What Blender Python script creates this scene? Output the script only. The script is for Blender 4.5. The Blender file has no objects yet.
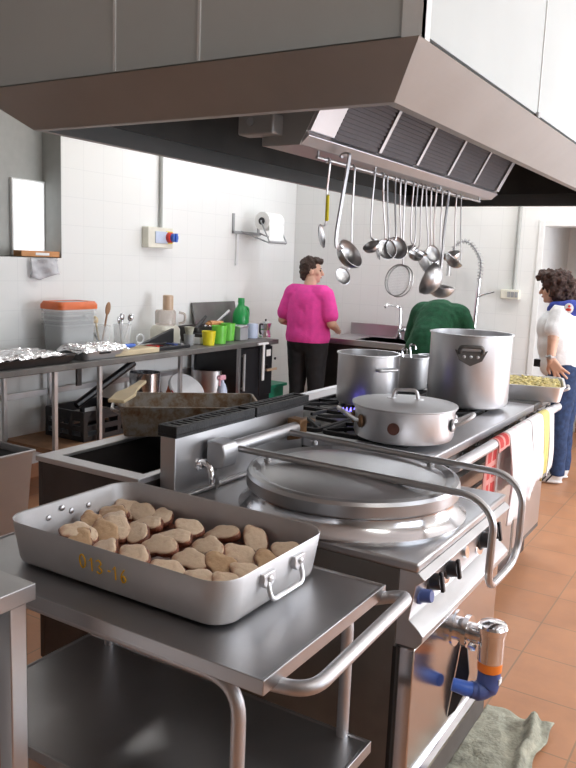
import bpy, bmesh, math, random
from mathutils import Vector as V, Matrix as M, noise
PI=math.pi; R=math.radians
rnd=random.Random(7)
SC=bpy.context.scene; C=SC.collection
# ------------------------------------------------------------------ camera
YAW,PIT,ROL,F,H=R(31.41),R(8.96),R(2.27),774.5,1.6
cw=V((-math.sin(YAW)*math.cos(PIT),math.cos(YAW)*math.cos(PIT),-math.sin(PIT)))
c0=V((math.cos(YAW),math.sin(YAW),0)); cu0=c0.cross(cw)
cr=c0*math.cos(ROL)+cu0*math.sin(ROL); cu=cr.cross(cw)
cam=bpy.data.cameras.new('camera'); cam.sensor_width=36; cam.lens=F/768*36; cam.clip_start=.05; cam.clip_end=200
co=bpy.data.objects.new('camera',cam); C.objects.link(co); SC.camera=co
co.matrix_world=M(((cr.x,cu.x,-cw.x,0),(cr.y,cu.y,-cw.y,0),(cr.z,cu.z,-cw.z,H),(0,0,0,1)))
def ray(x,y): return cw*F+cr*(x-288)-cu*(y-384)
def onz(x,y,z): d=ray(x,y); return V((0,0,H))+d*((z-H)/d.z)
def onx(x,y,X): d=ray(x,y); return V((0,0,H))+d*(X/d.x)
def ony(x,y,Y): d=ray(x,y); return V((0,0,H))+d*(Y/d.y)
# ------------------------------------------------------------------ materials
def nodes(name):
    m=bpy.data.materials.new(name); m.use_nodes=True; nt=m.node_tree
    return m,nt,nt.nodes['Principled BSDF']
def ramp(nt,src,stops):
    r=nt.nodes.new('ShaderNodeValToRGB'); e=r.color_ramp.elements
    while len(e)<len(stops): e.new(.5)
    for el,(p,c) in zip(e,stops): el.position=p; el.color=(*c,1) if len(c)==3 else c
    nt.links.new(src,r.inputs[0]); return r.outputs[0]
def tex(nt,scale=(1,1,1),kind='Object'):
    tc=nt.nodes.new('ShaderNodeTexCoord'); mp=nt.nodes.new('ShaderNodeMapping'); mp.inputs['Scale'].default_value=scale
    nt.links.new(tc.outputs[kind],mp.inputs[0]); return mp.outputs[0]
def nz(nt,vec,scale=5,detail=3,rough=.5):
    n=nt.nodes.new('ShaderNodeTexNoise'); n.inputs['Scale'].default_value=scale; n.inputs['Detail'].default_value=detail; n.inputs['Roughness'].default_value=rough
    nt.links.new(vec,n.inputs['Vector']); return n.outputs['Fac']
def bump(nt,b,src,st=.1,dist=.01):
    n=nt.nodes.new('ShaderNodeBump'); n.inputs['Strength'].default_value=st; n.inputs['Distance'].default_value=dist
    nt.links.new(src,n.inputs['Height']); nt.links.new(n.outputs[0],b.inputs['Normal'])
def g3(v): return (v,v,v)
MT={}
def plain(name,col,rough=.5,metal=0,var=.12,scale=18,bmp=0,spec=.5,trans=0,alpha=1,coat=0):
    m,nt,b=nodes(name); v=tex(nt); n=nz(nt,v,scale,4)
    nt.links.new(ramp(nt,n,[(.3,tuple(c*(1-var) for c in col)),(.7,tuple(min(1,c*(1+var)) for c in col))]),b.inputs['Base Color'])
    b.inputs['Roughness'].default_value=rough; b.inputs['Metallic'].default_value=metal; b.inputs['Specular IOR Level'].default_value=spec
    b.inputs['Transmission Weight'].default_value=trans; b.inputs['Alpha'].default_value=alpha; b.inputs['Coat Weight'].default_value=coat
    if bmp: bump(nt,b,nz(nt,v,scale*4,3),bmp)
    MT[name]=m; return m
def steel(name,col,r0,r1,scale=(1,1,60),bmp=.02,smudge=.1,metal=1):
    m,nt,b=nodes(name); v=tex(nt,scale); n=nz(nt,v,6,4,.6); s=nz(nt,tex(nt),3.5,4,.6)
    nt.links.new(ramp(nt,s,[(.3,tuple(c*(1-smudge) for c in col)),(.7,col)]),b.inputs['Base Color'])
    mx=nt.nodes.new('ShaderNodeMath'); mx.operation='ADD'; nt.links.new(n,mx.inputs[0]); nt.links.new(s,mx.inputs[1])
    nt.links.new(ramp(nt,mx.outputs[0],[(.0,g3(r0)),(1,g3(r1))]),b.inputs['Roughness'])
    b.inputs['Metallic'].default_value=metal
    if bmp: bump(nt,b,n,bmp,.002)
    MT[name]=m; return m
steel('steel',(.60,.60,.61),.22,.38)
steel('steel_top',(.50,.50,.51),.2,.36,(1,40,1),.015,.12)
steel('steel_polished',(.66,.66,.68),.1,.18,(1,1,1),0)
steel('steel_satin',(.62,.62,.64),.33,.5,(1,1,30),.02,.08)
steel('steel_hood',(.47,.475,.47),.36,.5,(1,1,40),.02,.1,.55)
steel('steel_grubby',(.25,.245,.235),.4,.6,(1,30,1),.05,.35)
steel('steel_dark',(.13,.12,.12),.3,.5,(1,1,30),.03,.3)
steel('aluminium',(.76,.76,.78),.24,.4,(1,1,12),.03,.12)
steel('aluminium_worn',(.66,.66,.67),.32,.55,(2,2,9),.05,.2)
steel('chrome',(.8,.8,.82),.06,.12,(1,1,1),0,.03)
steel('foil',(.85,.85,.87),.16,.26,(1,1,1),0,.05)
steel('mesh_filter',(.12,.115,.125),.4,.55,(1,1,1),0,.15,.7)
plain('white_paint',(.84,.85,.84),.55,0,.03)
plain('grey_paint',(.42,.43,.41),.6,0,.04)
plain('bulkhead_paint',(.60,.63,.62),.5,0,.03,3)
plain('black_metal',(.02,.02,.022),.45,0,.3); plain('cast_iron',(.025,.025,.027),.6,.2,.3,40,.2)
plain('black_plastic',(.015,.015,.018),.35,0,.2); plain('black_gap',(.01,.01,.01),.8)
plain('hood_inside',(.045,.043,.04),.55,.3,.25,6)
plain('grease_brown',(.16,.08,.03),.55,0,.4,30)
plain('white_plastic',(.82,.83,.84),.4,0,.04); plain('grey_plastic',(.35,.36,.37),.45,0,.08); plain('cream_plastic',(.78,.76,.66),.4,0,.05)
plain('red_plastic',(.7,.05,.03),.35,0,.1); plain('blue_plastic',(.06,.16,.62),.35,0,.1); plain('yellow_plastic',(.82,.72,.03),.35,0,.06)
plain('orange_plastic',(.75,.16,.04),.4,0,.08); plain('orange_bright',(.95,.25,.03),.4,0,.06); plain('navy_plastic',(.06,.1,.3),.4,0,.1)
plain('lime_plastic',(.22,.75,.10),.3,0,.06,trans=.25); plain('green_plastic',(.02,.42,.10),.3,0,.08,trans=.3); plain('teal_plastic',(.02,.28,.16),.4)
plain('pale_blue_plastic',(.55,.63,.8),.35,0,.05); plain('pink_plastic',(.85,.45,.55),.35,0,.06)
plain('clear_plastic',(.88,.90,.90),.15,0,.02,trans=0,alpha=.26)
plain('tan_plastic',(.72,.52,.36),.3,0,.06,trans=.2); plain('smoke_plastic',(.72,.62,.55),.15,0,.04,trans=.6,alpha=.7)
plain('pale_wood',(.72,.58,.36),.6,0,.15,8); plain('brown_wood',(.35,.19,.10),.6,0,.2,12); plain('board_wood',(.70,.58,.38),.6,0,.1,6)
plain('orange_wood',(.55,.25,.09),.55,0,.2,8)
plain('paper',(.92,.92,.91),.8,0,.02); plain('film_bag',(.75,.75,.78),.25,0,.1,12,.4,trans=.3,alpha=.75)
plain('towel_yellow',(.80,.68,.25),.9,0,.06,60,.4); plain('towel_white',(.86,.83,.84),.9,0,.05,60,.4); plain('mat_cloth',(.40,.40,.32),.95,0,.35,22,.6)
plain('skin',(.66,.40,.29),.5,0,.08,10); plain('lips',(.5,.16,.14),.5)
plain('hair_dark',(.045,.022,.014),.6,0,.5,60,.8); plain('hair_brown',(.055,.025,.018),.6,0,.6,50,.8)
plain('pink_cloth',(.80,.06,.36),.85,0,.08,20,.2); plain('black_cloth',(.012,.012,.015),.8,0,.3); plain('green_cloth',(.006,.07,.03),.9,0,.25,25,.3)
plain('white_cloth',(.85,.86,.87),.85,0,.04,20,.2); plain('denim',(.02,.042,.11),.85,0,.35,30,.2); plain('scarf_blue',(.05,.08,.42),.8,0,.15)
plain('shoe_white',(.75,.75,.74),.5,0,.05); plain('eye_dark',(.02,.015,.01),.2)
plain('potato',(.74,.63,.27),.6,0,.3,40,.3); plain('meat_juice',(.20,.07,.04),.3,0,.4,30)
plain('marker_orange',(.80,.46,.02),.6,0,.15,60); plain('rust_brown',(.10,.035,.025),.6,0,.3,40)
plain('glass_clear',(.9,.95,.95),.02,0,.01,trans=.98)
def emis(name,col,st):
    m,nt,b=nodes(name); b.inputs['Base Color'].default_value=(*col,1); b.inputs['Emission Color'].default_value=(*col,1); b.inputs['Emission Strength'].default_value=st
    MT[name]=m
emis('added_tube_glow',(1,.98,.95),9); emis('flame',(.22,.18,1),3.0); emis('panel_glow',(.93,.97,1),.75)
def rusty():
    m,nt,b=nodes('rusty_aluminium'); v=tex(nt,(1,1,1)); n=nz(nt,v,16,6,.7)
    col=ramp(nt,n,[(.42,(.33,.31,.28)),(.55,(.24,.17,.11)),(.66,(.16,.07,.03))]); nt.links.new(col,b.inputs['Base Color'])
    b.inputs['Metallic'].default_value=.55; b.inputs['Roughness'].default_value=.6; MT['rusty_aluminium']=m
rusty()
def meat(name,a,bc):
    m,nt,b=nodes(name); v=tex(nt)
    sep=nt.nodes.new('ShaderNodeSeparateXYZ'); nt.links.new(v,sep.inputs[0])
    n=nz(nt,v,34,4,.6)
    md=nt.nodes.new('ShaderNodeMath'); md.operation='MULTIPLY_ADD'; md.inputs[1].default_value=52; nt.links.new(sep.outputs[2],md.inputs[0]); nt.links.new(n,md.inputs[2])
    col=ramp(nt,md.outputs[0],[(.46,(.14,.045,.03)),(.78,bc),(1.0,a)]); nt.links.new(col,b.inputs['Base Color'])
    b.inputs['Roughness'].default_value=.42; b.inputs['Subsurface Weight'].default_value=.06; b.inputs['Subsurface Radius'].default_value=(.01,.005,.003)
    bump(nt,b,nz(nt,v,70,4),.5,.005); MT[name]=m
meat('meat_pale',(.90,.71,.52),(.62,.36,.22)); meat('meat_seared',(.70,.48,.29),(.42,.19,.10))
plain('meat_rind',(.20,.065,.035),.4,0,.45,50,.4)
def floor_mat():
    m,nt,b=nodes('terracotta_tiles'); tc=nt.nodes.new('ShaderNodeTexCoord'); mp=nt.nodes.new('ShaderNodeMapping')
    mp.inputs['Location'].default_value=(.06,.12,0); nt.links.new(tc.outputs['Object'],mp.inputs[0]); v=mp.outputs[0]
    br=nt.nodes.new('ShaderNodeTexBrick'); br.offset=0; br.squash=1
    for k,x in (('Scale',1),('Mortar Size',.0035),('Mortar Smooth',.2),('Bias',0),('Brick Width',.33),('Row Height',.33)): br.inputs[k].default_value=x
    br.inputs['Color1'].default_value=(.52,.25,.13,1); br.inputs['Color2'].default_value=(.58,.29,.155,1); br.inputs['Mortar'].default_value=(.36,.22,.13,1)
    nt.links.new(v,br.inputs['Vector'])
    n=nz(nt,v,5,6,.65); mx=nt.nodes.new('ShaderNodeMixRGB'); mx.blend_type='MULTIPLY'; mx.inputs[0].default_value=.6
    nt.links.new(br.outputs['Color'],mx.inputs[1]); nt.links.new(ramp(nt,n,[(.3,(.72,.68,.66)),(.7,(1.05,1.03,1))]),mx.inputs[2])
    nt.links.new(mx.outputs[0],b.inputs['Base Color']); nt.links.new(ramp(nt,n,[(.3,g3(.32)),(.7,g3(.5))]),b.inputs['Roughness'])
    bump(nt,b,br.outputs['Fac'],-.15,.003); MT['terracotta_tiles']=m
floor_mat()
def wall_mat():
    m,nt,b=nodes('white_wall_tiles'); tc=nt.nodes.new('ShaderNodeTexCoord'); sp=nt.nodes.new('ShaderNodeSeparateXYZ'); nt.links.new(tc.outputs['Object'],sp.inputs[0])
    ad=nt.nodes.new('ShaderNodeMath'); ad.operation='ADD'; nt.links.new(sp.outputs[0],ad.inputs[0]); nt.links.new(sp.outputs[1],ad.inputs[1])
    cb=nt.nodes.new('ShaderNodeCombineXYZ'); nt.links.new(ad.outputs[0],cb.inputs[0]); nt.links.new(sp.outputs[2],cb.inputs[1])
    br=nt.nodes.new('ShaderNodeTexBrick'); br.offset=0
    for k,x in (('Scale',1),('Mortar Size',.002),('Mortar Smooth',.3),('Brick Width',.2),('Row Height',.2)): br.inputs[k].default_value=x
    br.inputs['Color1'].default_value=(.84,.85,.83,1); br.inputs['Color2'].default_value=(.85,.855,.84,1); br.inputs['Mortar'].default_value=(.76,.77,.76,1)
    nt.links.new(cb.outputs[0],br.inputs['Vector']); nt.links.new(br.outputs['Color'],b.inputs['Base Color']); b.inputs['Roughness'].default_value=.35
    MT['white_wall_tiles']=m
wall_mat()
def towel_check():
    m,nt,b=nodes('towel_check'); v=tex(nt)
    ck=nt.nodes.new('ShaderNodeTexBrick'); ck.offset=0
    for k,x in (('Scale',1),('Mortar Size',.012),('Brick Width',.07),('Row Height',.07)): ck.inputs[k].default_value=x
    sp=nt.nodes.new('ShaderNodeSeparateXYZ'); nt.links.new(v,sp.inputs[0]); cb=nt.nodes.new('ShaderNodeCombineXYZ')
    nt.links.new(sp.outputs[1],cb.inputs[0]); nt.links.new(sp.outputs[2],cb.inputs[1]); nt.links.new(cb.outputs[0],ck.inputs['Vector'])
    ck.inputs['Color1'].default_value=(.50,.04,.04,1); ck.inputs['Color2'].default_value=(.58,.08,.07,1); ck.inputs['Mortar'].default_value=(.66,.30,.27,1)
    nt.links.new(ck.outputs['Color'],b.inputs['Base Color']); b.inputs['Roughness'].default_value=.9; MT['towel_check']=m
    m,nt,b=nodes('towel_pink'); v=tex(nt); n=nz(nt,v,14,4)
    nt.links.new(ramp(nt,n,[(.52,(.90,.87,.87)),(.70,(.86,.66,.70))]),b.inputs['Base Color']); b.inputs['Roughness'].default_value=.95; MT['towel_pink']=m
towel_check()
# ------------------------------------------------------------------ geometry
def frame(d):
    d=d.normalized(); a=V((0,0,1)) if abs(d.z)<.9 else V((1,0,0)); x=d.cross(a).normalized(); return x,d.cross(x)
class G:
    def __init__(s): s.b=bmesh.new()
    def loft(s,rings,closed=False,c0=True,c1=True):
        vs=[[s.b.verts.new(p) for p in r] for r in rings]; n=len(rings[0]); k=len(vs)
        for i in range(k if closed else k-1):
            a,b=vs[i],vs[(i+1)%k]
            for j in range(n):
                try: s.b.faces.new((a[j],a[(j+1)%n],b[(j+1)%n],b[j]))
                except ValueError: pass
        if not closed:
            if c0: s.b.faces.new(list(reversed(vs[0])))
            if c1: s.b.faces.new(vs[-1])
        return s
    def box(s,x0,y0,z0,x1,y1,z1):
        x0,x1=sorted((x0,x1));y0,y1=sorted((y0,y1));z0,z1=sorted((z0,z1))
        return s.loft([[(x0,y0,z),(x1,y0,z),(x1,y1,z),(x0,y1,z)] for z in (z0,z1)])
    def tube(s,pts,r,seg=8,closed=False):
        pts=[V(p) for p in pts]; n=len(pts); rs=r if isinstance(r,(list,tuple)) else [r]*n
        rings=[]; x=None
        for i,p in enumerate(pts):
            if closed: d=pts[(i+1)%n]-pts[i-1]
            else: d=pts[min(i+1,n-1)]-pts[max(i-1,0)]
            d.normalize()
            if x is None: x,_=frame(d)
            x=(x-d*x.dot(d))
            if x.length<1e-5: x,_=frame(d)
            x.normalize(); y=d.cross(x)
            rings.append([p+x*math.cos(2*PI*j/seg)*rs[i]+y*math.sin(2*PI*j/seg)*rs[i] for j in range(seg)])
        return s.loft(rings,closed)
    def cyl(s,a,b,r0,r1=None,seg=20): return s.tube([a,b],[r0,r0 if r1 is None else r1],seg)
    def lathe(s,c,prof,seg=40,ax=(0,0,1)):
        d=V(ax); x,y=frame(d); c=V(c)
        if d.z==1: x,y=V((1,0,0)),V((0,1,0))
        rings=[[c+d*h+x*math.cos(2*PI*j/seg)*r+y*math.sin(2*PI*j/seg)*r for j in range(seg)] for r,h in prof]
        return s.loft(rings,False,prof[0][0]>1e-6 or True,True)
    def prism(s,poly,vec):
        v=V(vec); return s.loft([[V(p) for p in poly],[V(p)+v for p in poly]])
    def ell(s,c,r,rot=None,u=16,w=10):
        m=M.Translation(V(c))@(rot.to_4x4() if rot else M.Identity(4))@M.Diagonal((*((r,)*3 if isinstance(r,(int,float)) else r),1))
        bmesh.ops.create_uvsphere(s.b,u_segments=u,v_segments=w,radius=1,matrix=m); return s
    def grid(s,f,nu,nv):
        vs=[[s.b.verts.new(f(i/nu,j/nv)) for j in range(nv+1)] for i in range(nu+1)]
        for i in range(nu):
            for j in range(nv): s.b.faces.new((vs[i][j],vs[i+1][j],vs[i+1][j+1],vs[i][j+1]))
        return s
def smooth(pts,k=6):
    P=[V(p) for p in pts]; out=[]
    for i in range(len(P)-1):
        a,b,c,d=P[max(i-1,0)],P[i],P[i+1],P[min(i+2,len(P)-1)]
        for j in range(k):
            t=j/k; out.append(.5*((2*b)+(c-a)*t+(2*a-5*b+4*c-d)*t*t+(3*b-a-3*c+d)*t**3))
    return out+[P[-1]]
def fillet(pts,r,k=6):
    P=[V(p) for p in pts]; out=[P[0]]
    for i in range(1,len(P)-1):
        a=(P[i-1]-P[i]); b=(P[i+1]-P[i]); rr=min(r,a.length*.49,b.length*.49); p0=P[i]+a.normalized()*rr; p1=P[i]+b.normalized()*rr
        for j in range(k+1):
            t=j/k; out.append(p0*(1-t)**2+P[i]*2*t*(1-t)+p1*t*t)
    return out+[P[-1]]
def rrect(cx,cy,w,d,r,z,n=5,rot=0):
    o=[]
    for sx,sy,a0 in ((1,1,0),(-1,1,90),(-1,-1,180),(1,-1,270)):
        for i in range(n+1):
            a=R(a0+90*i/n); x=sx*(w/2-r)+math.cos(a)*r; y=sy*(d/2-r)+math.sin(a)*r
            o.append(V((cx+x*math.cos(rot)-y*math.sin(rot),cy+x*math.sin(rot)+y*math.cos(rot),z)))
    return o
LOC={}
def obj(name,g,mat,parent=None,loc=None,local=False,ang=35,bev=0,rotz=0,flat=False,mods=None):
    bmesh.ops.recalc_face_normals(g.b,faces=g.b.faces[:])
    off=V((0,0,0))
    if parent is not None and not local: off=LOC.get(parent.name,V((0,0,0)))
    if parent is None and loc is not None: off=V(loc) if not local else off
    if off.length: bmesh.ops.translate(g.b,verts=g.b.verts[:],vec=-off)
    me=bpy.data.meshes.new(name); g.b.to_mesh(me); g.b.free()
    me.materials.append(MT[mat] if isinstance(mat,str) else mat)
    if not flat: me.shade_smooth(); me.set_sharp_from_angle(angle=R(ang))
    o=bpy.data.objects.new(name,me); C.objects.link(o)
    if parent is not None:
        o.parent=parent; LOC[o.name]=LOC.get(parent.name,V((0,0,0))) if not local else V((0,0,0))
        if local: LOC[o.name]=V((0,0,0))
    elif loc is not None: o.location=loc; o.rotation_euler=(0,0,rotz); LOC[o.name]=V(loc)
    if bev:
        b=o.modifiers.new('bevel','BEVEL'); b.width=bev; b.segments=2; b.limit_method='ANGLE'; b.angle_limit=R(40)
    return o
def tag(o,label,cat,group=None,kind=None):
    o['label']=label; o['category']=cat
    if group: o['group']=group
    if kind: o['kind']=kind
    return o
def thing(name,label,cat,loc=(0,0,0),rotz=0,group=None):
    o=bpy.data.objects.new(name,None); o.empty_display_size=.05; C.objects.link(o); o.location=loc; o.rotation_euler=(0,0,rotz); LOC[o.name]=V(loc)
    return tag(o,label,cat,group)
def struct(name,g,mat,bev=0):
    o=obj(name,g,mat,bev=bev); o['kind']='structure'; return o
def spart(name,g,mat,parent,**k): return obj(name,g,mat,parent,**k)
def copy_tree(o,parent=None):
    c=o.copy(); C.objects.link(c)
    if parent is not None: c.parent=parent
    LOC[c.name]=LOC.get(o.name,V((0,0,0)))
    for ch in list(o.children): copy_tree(ch,c)
    return c
XL,YF,XR,YB,ZC=-4.35,7.14,2.3,-5.0,3.3
# ================================================================== SETTING
g=G().box(XL-.4,YB-.2,-.1,XR+.3,10.6,0); struct('floor',g,'terracotta_tiles')
g=G().box(XL-.4,YB-.2,ZC,XR+.3,10.6,ZC+.1); struct('ceiling',g,'white_paint')
n0,n1,nz0,nz1=2.95,3.938,1.565,2.75      # niche in the left wall
g=G().box(XL-.2,YB,0,XL,n0,ZC).box(XL-.2,n1,0,XL,YF,ZC).box(XL-.2,n0,0,XL,n1,nz0).box(XL-.2,n0,nz1,XL,n1,ZC); struct('wall_left',g,'white_wall_tiles')
g=G().box(XL-.26,n0-.05,nz0-.05,XL-.19,n1+.05,nz1+.05); o=struct('trim_1',g,'grey_paint')
g=G().box(XL-.19,n1-.004,nz0,XL,n1,nz1).box(XL-.19,n0,nz0,XL,n0+.004,nz1).box(XL-.19,n0,nz0-.004,XL,n1,nz0); struct('trim_2',g,'grey_paint')
a=onx(10,200,XL-.185); b=onx(43,200,XL-.185); t=onx(30,180,XL-.185).z
g=G().box(XL-.19,a.y,nz0+.004,XL-.165,b.y,t); o=struct('niche_panel',g,'white_paint'); 
g=G().box(XL-.165,a.y+.012,nz0+.016,XL-.162,b.y-.012,t-.012); spart('pane',g,'panel_glow',o)  # added glow that brightens the white panel in the niche
d0,d1,dz=-1.755,-.75,2.0
hx0,hx1,hz0_,hz1_=-3.3,-1.95,2.5,3.05
g=G().box(XL-.2,YF,0,d0,YF+.2,hz0_).box(XL-.2,YF,hz1_,d0,YF+.2,ZC).box(XL-.2,YF,hz0_,hx0,YF+.2,hz1_).box(hx1,YF,hz0_,d0,YF+.2,hz1_).box(d1,YF,0,XR+.2,YF+.2,ZC).box(d0,YF,dz,d1,YF+.2,ZC); struct('wall_far',g,'white_wall_tiles')
g=G().box(d0-.06,YF+.2,0,d0,YF+1.1,ZC).box(d0,YF+1.0,0,-1.52,YF+1.1,ZC).box(-1.52,YF+1.0,2.05,d1,YF+1.1,ZC).box(d1,YF+.2,0,d1+.06,YF+1.1,ZC).box(d0,YF+.2,2.4,d1,YF+1.1,2.45); struct('wall_recess',g,'white_paint')
g=G().box(d0-.05,YF-.012,0,d0,YF+.0,dz+.05).box(d0,YF-.012,dz,d1,YF,dz+.05).box(d1,YF-.012,0,d1+.05,YF,dz+.05); struct('trim_3',g,'white_paint',.003)
g=G().box(-1.52,YF+.97,0,-1.47,YF+1.0,2.05).box(-1.47,YF+.97,2.0,d1,YF+1.0,2.05).box(-1.47,YF+.98,1.72,d1,YF+1.0,1.76); dr=struct('door_1',g,'brown_wood')
g=G().box(-1.47,YF+1.02,0,d1,YF+1.05,2.05); spart('door_leaf',g,'black_metal',dr)
wy=[(1.1,2.9,.95,2.5),(4.5,6.6,.0,2.4)]
(a0,a1,z0,z1),(b0,b1,_,z2)=wy
g=G().box(XR,YB,0,XR+.2,a0,ZC).box(XR,a0,0,XR+.2,a1,z0).box(XR,a0,z1,XR+.2,a1,ZC).box(XR,a1,0,XR+.2,b0,ZC).box(XR,b0,z2,XR+.2,b1,ZC).box(XR,b1,0,XR+.2,YF,ZC); struct('wall_right',g,'white_wall_tiles')
for i,(y0,y1,z0,z1) in enumerate(wy):
    g=G()
    for yy in (y0,(y0+y1)/2-.025,y1-.05): g.box(XR+.05,yy,z0,XR+.1,yy+.05,z1)
    for zz in (z0,z1-.05): g.box(XR+.05,y0,zz,XR+.1,y1,zz+.05)
    o=struct('window_2' if i==0 else 'door_2',g,'white_paint',.004)
    spart('pane',G().box(XR+.07,y0+.05,z0+.05,XR+.075,y1-.05,z1-.05),'glass_clear',o)
g=G().box(XL-.2,YB-.2,0,XR+.2,YB,ZC); struct('wall_back',g,'grey_paint')
g=G()
for xx in (hx0,(hx0+hx1)/2-.02,hx1-.04): g.box(xx,YF+.06,hz0_,xx+.04,YF+.1,hz1_)
for zz in (hz0_,hz1_-.04): g.box(hx0,YF+.06,zz,hx1,YF+.1,zz+.04)
o=struct('window_4',g,'white_paint',.003); spart('pane',G().box(hx0+.04,YF+.075,hz0_+.04,hx1-.04,YF+.08,hz1_-.04),'glass_clear',o)
g=G().box(XL,YB,0,XL+.012,YF,.1); struct('baseboard_left',g,'terracotta_tiles'); g=G().box(XL,YF-.012,0,d0-.05,YF,.1); struct('baseboard_far',g,'terracotta_tiles')
# bulkhead boxed in above the hood, with white cover strips over its joints
HX0,HX1,HY0,HY1=-2.15,-.842,1.83,5.0
bx0,bx1,by0,by1=-2.24,-.738,1.735,5.1
g=G().box(bx0,by0,2.125,bx1,by0+.03,ZC).box(bx0,by1-.03,2.125,bx1,by1,ZC).box(bx0,by0+.03,2.125,bx0+.03,by1-.03,ZC).box(bx1-.03,by0+.03,2.125,bx1,by1-.03,ZC); struct('wall_bulkhead',g,'bulkhead_paint')
g=G().box(bx1-.05,by0-.006,2.112,bx1+.006,by0,ZC).box(bx1,by0-.006,2.112,bx1+.006,by0+.03,ZC); struct('trim_4',g,'white_paint')
g=G()
for x in (115,199):
    p=ony(x,60,by0); g.box(p.x-.004,by0-.005,2.125,p.x+.004,by0,ZC)
g.box(bx1,by0+1.02,2.125,bx1+.004,by0+1.028,ZC).box(bx1,by0+2.1,2.125,bx1+.004,by0+2.108,ZC); struct('trim_5',g,'white_paint')
x0,x1,y0,y1=bx0+.01,bx1-.01,by0+.01,by1-.01
g=G().box(x0,y0,2.1,x1,y0+.015,2.125).box(x0,y1-.015,2.1,x1,y1,2.125).box(x0,y0+.015,2.1,x0+.015,y1-.015,2.125).box(x1-.015,y0+.015,2.1,x1,y1-.015,2.125); struct('trim_6',g,'black_gap')
# ================================================================== HOOD
hood=thing('extraction_hood','large stainless steel extraction hood boxed in above the cooking range','hood',(-1.48,3.4,2.0))
def ring(x0,x1,y0,y1,z): return [(x0,y0,z),(x1,y0,z),(x1,y1,z),(x0,y1,z)]
o=.12
g=G().loft([ring(HX0-o,HX1+o,HY0-o-.03,HY1+o,2.105),ring(HX0,HX1,HY0,HY1,2.0),ring(HX0+.03,HX1-.03,HY0+.03,HY1-.03,2.0),ring(HX0+.03-o*.8,HX1-.03+o*.8,HY0+.0-o*.8,HY1-.03+o*.8,2.09)],closed=True)
spart('skirt',g,'steel_hood',hood,ang=20)
x0,x1,y0,y1=HX0-.055,HX1+.055,HY0-.08,HY1+.055
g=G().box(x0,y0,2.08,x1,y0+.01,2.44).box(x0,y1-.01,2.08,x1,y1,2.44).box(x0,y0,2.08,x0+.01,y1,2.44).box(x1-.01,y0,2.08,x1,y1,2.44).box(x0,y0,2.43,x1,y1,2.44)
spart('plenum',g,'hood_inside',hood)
# V shaped filter bank
FY0,FY1=2.36,4.52; zb,zt=2.045,2.42
def fx(z): return -1.405+(z-zb)*.52
def fxl(z): return -1.585-(z-zb)*.52
g=G().prism([(-1.585,FY0,2.0),(-1.43,FY0,2.0),(-1.395,FY0,2.03),(-1.405,FY0,2.045),(-1.585,FY0,2.045)],(0,FY1-FY0,0)); spart('gutter',g,'steel_satin',hood,ang=20,bev=.003)
g=G().prism([(fxl(zt),FY0-.004,zt),(fxl(zb),FY0-.004,zb),(-1.585,FY0-.004,2.0),(-1.43,FY0-.004,2.0),(fx(zb),FY0-.004,zb),(fx(zt),FY0-.004,zt)],(0,.014,0)); ec=spart('end_plate',g,'steel_hood',hood)
g=G().box(-1.645,FY0-.07,2.03,-1.5,FY0,2.10); spart('end_box',g,'steel_hood',hood,bev=.006)
pp=V((-1.59,FY0-.069,2.072)); g=G().cyl(pp,pp-V((0,.008,0)),.014); spart('screw',g,'steel',hood)
def slab(y0,y1,t,z0=zb,z1=zt,off=0,f=fx,sg=1):
    return [(f(z0)+sg*off,y0,z0),(f(z0)+sg*(off+t),y0,z0),(f(z1)+sg*(off+t),y0,z1),(f(z1)+sg*off,y0,z1)]
nf=5; ys=[FY0+.17+(FY1-.05-FY0-.17)*i/nf for i in range(nf+1)]
g=G(); 
for y0,y1 in [(FY0,ys[0])]+[(y-.012,y+.012) for y in ys[1:-1]]+[(ys[-1],FY1)]:
    spart('filter_bar',G().prism(slab(y0,y1,.014),(0,y1-y0,0)),'steel_satin',hood)
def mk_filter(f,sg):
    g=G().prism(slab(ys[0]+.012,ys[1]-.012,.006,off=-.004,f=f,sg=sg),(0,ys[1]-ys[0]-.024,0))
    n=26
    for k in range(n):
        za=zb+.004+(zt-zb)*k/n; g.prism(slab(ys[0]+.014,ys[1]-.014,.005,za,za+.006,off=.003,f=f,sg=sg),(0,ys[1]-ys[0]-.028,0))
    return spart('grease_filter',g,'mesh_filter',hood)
for f,sg in ((fx,1),(fxl,-1)):
    f0=mk_filter(f,sg)
    for k in range(1,nf):
        c=f0.copy(); C.objects.link(c); c.parent=hood; c.location=(0,ys[k]-ys[0],0)
g=G().prism([(fxl(zt),FY1-.01,zt),(fxl(zb),FY1-.01,zb),(-1.585,FY1-.01,2.0),(-1.43,FY1-.01,2.0),(fx(zb),FY1-.01,zb),(fx(zt),FY1-.01,zt)],(0,.014,0)); spart('end_plate',g,'steel_hood',hood)
RX,RZ=-1.45,1.978
g=G().cyl((RX,FY0+.15,RZ),(RX,FY1-.15,RZ),.006,seg=10)
for y in (FY0+.16,3.0,3.75,FY1-.16): g.cyl((RX,y,RZ),(RX,y,2.004),.005,seg=8)
spart('utensil_rail',g,'steel',hood)
for y0 in (0,):
    for yy in (2.75,3.95):
        g=G().cyl((-.735,yy,2.112),(-.735,yy,2.13),.01,seg=10); spart('hanger_bolt',g,'steel',hood)
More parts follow.
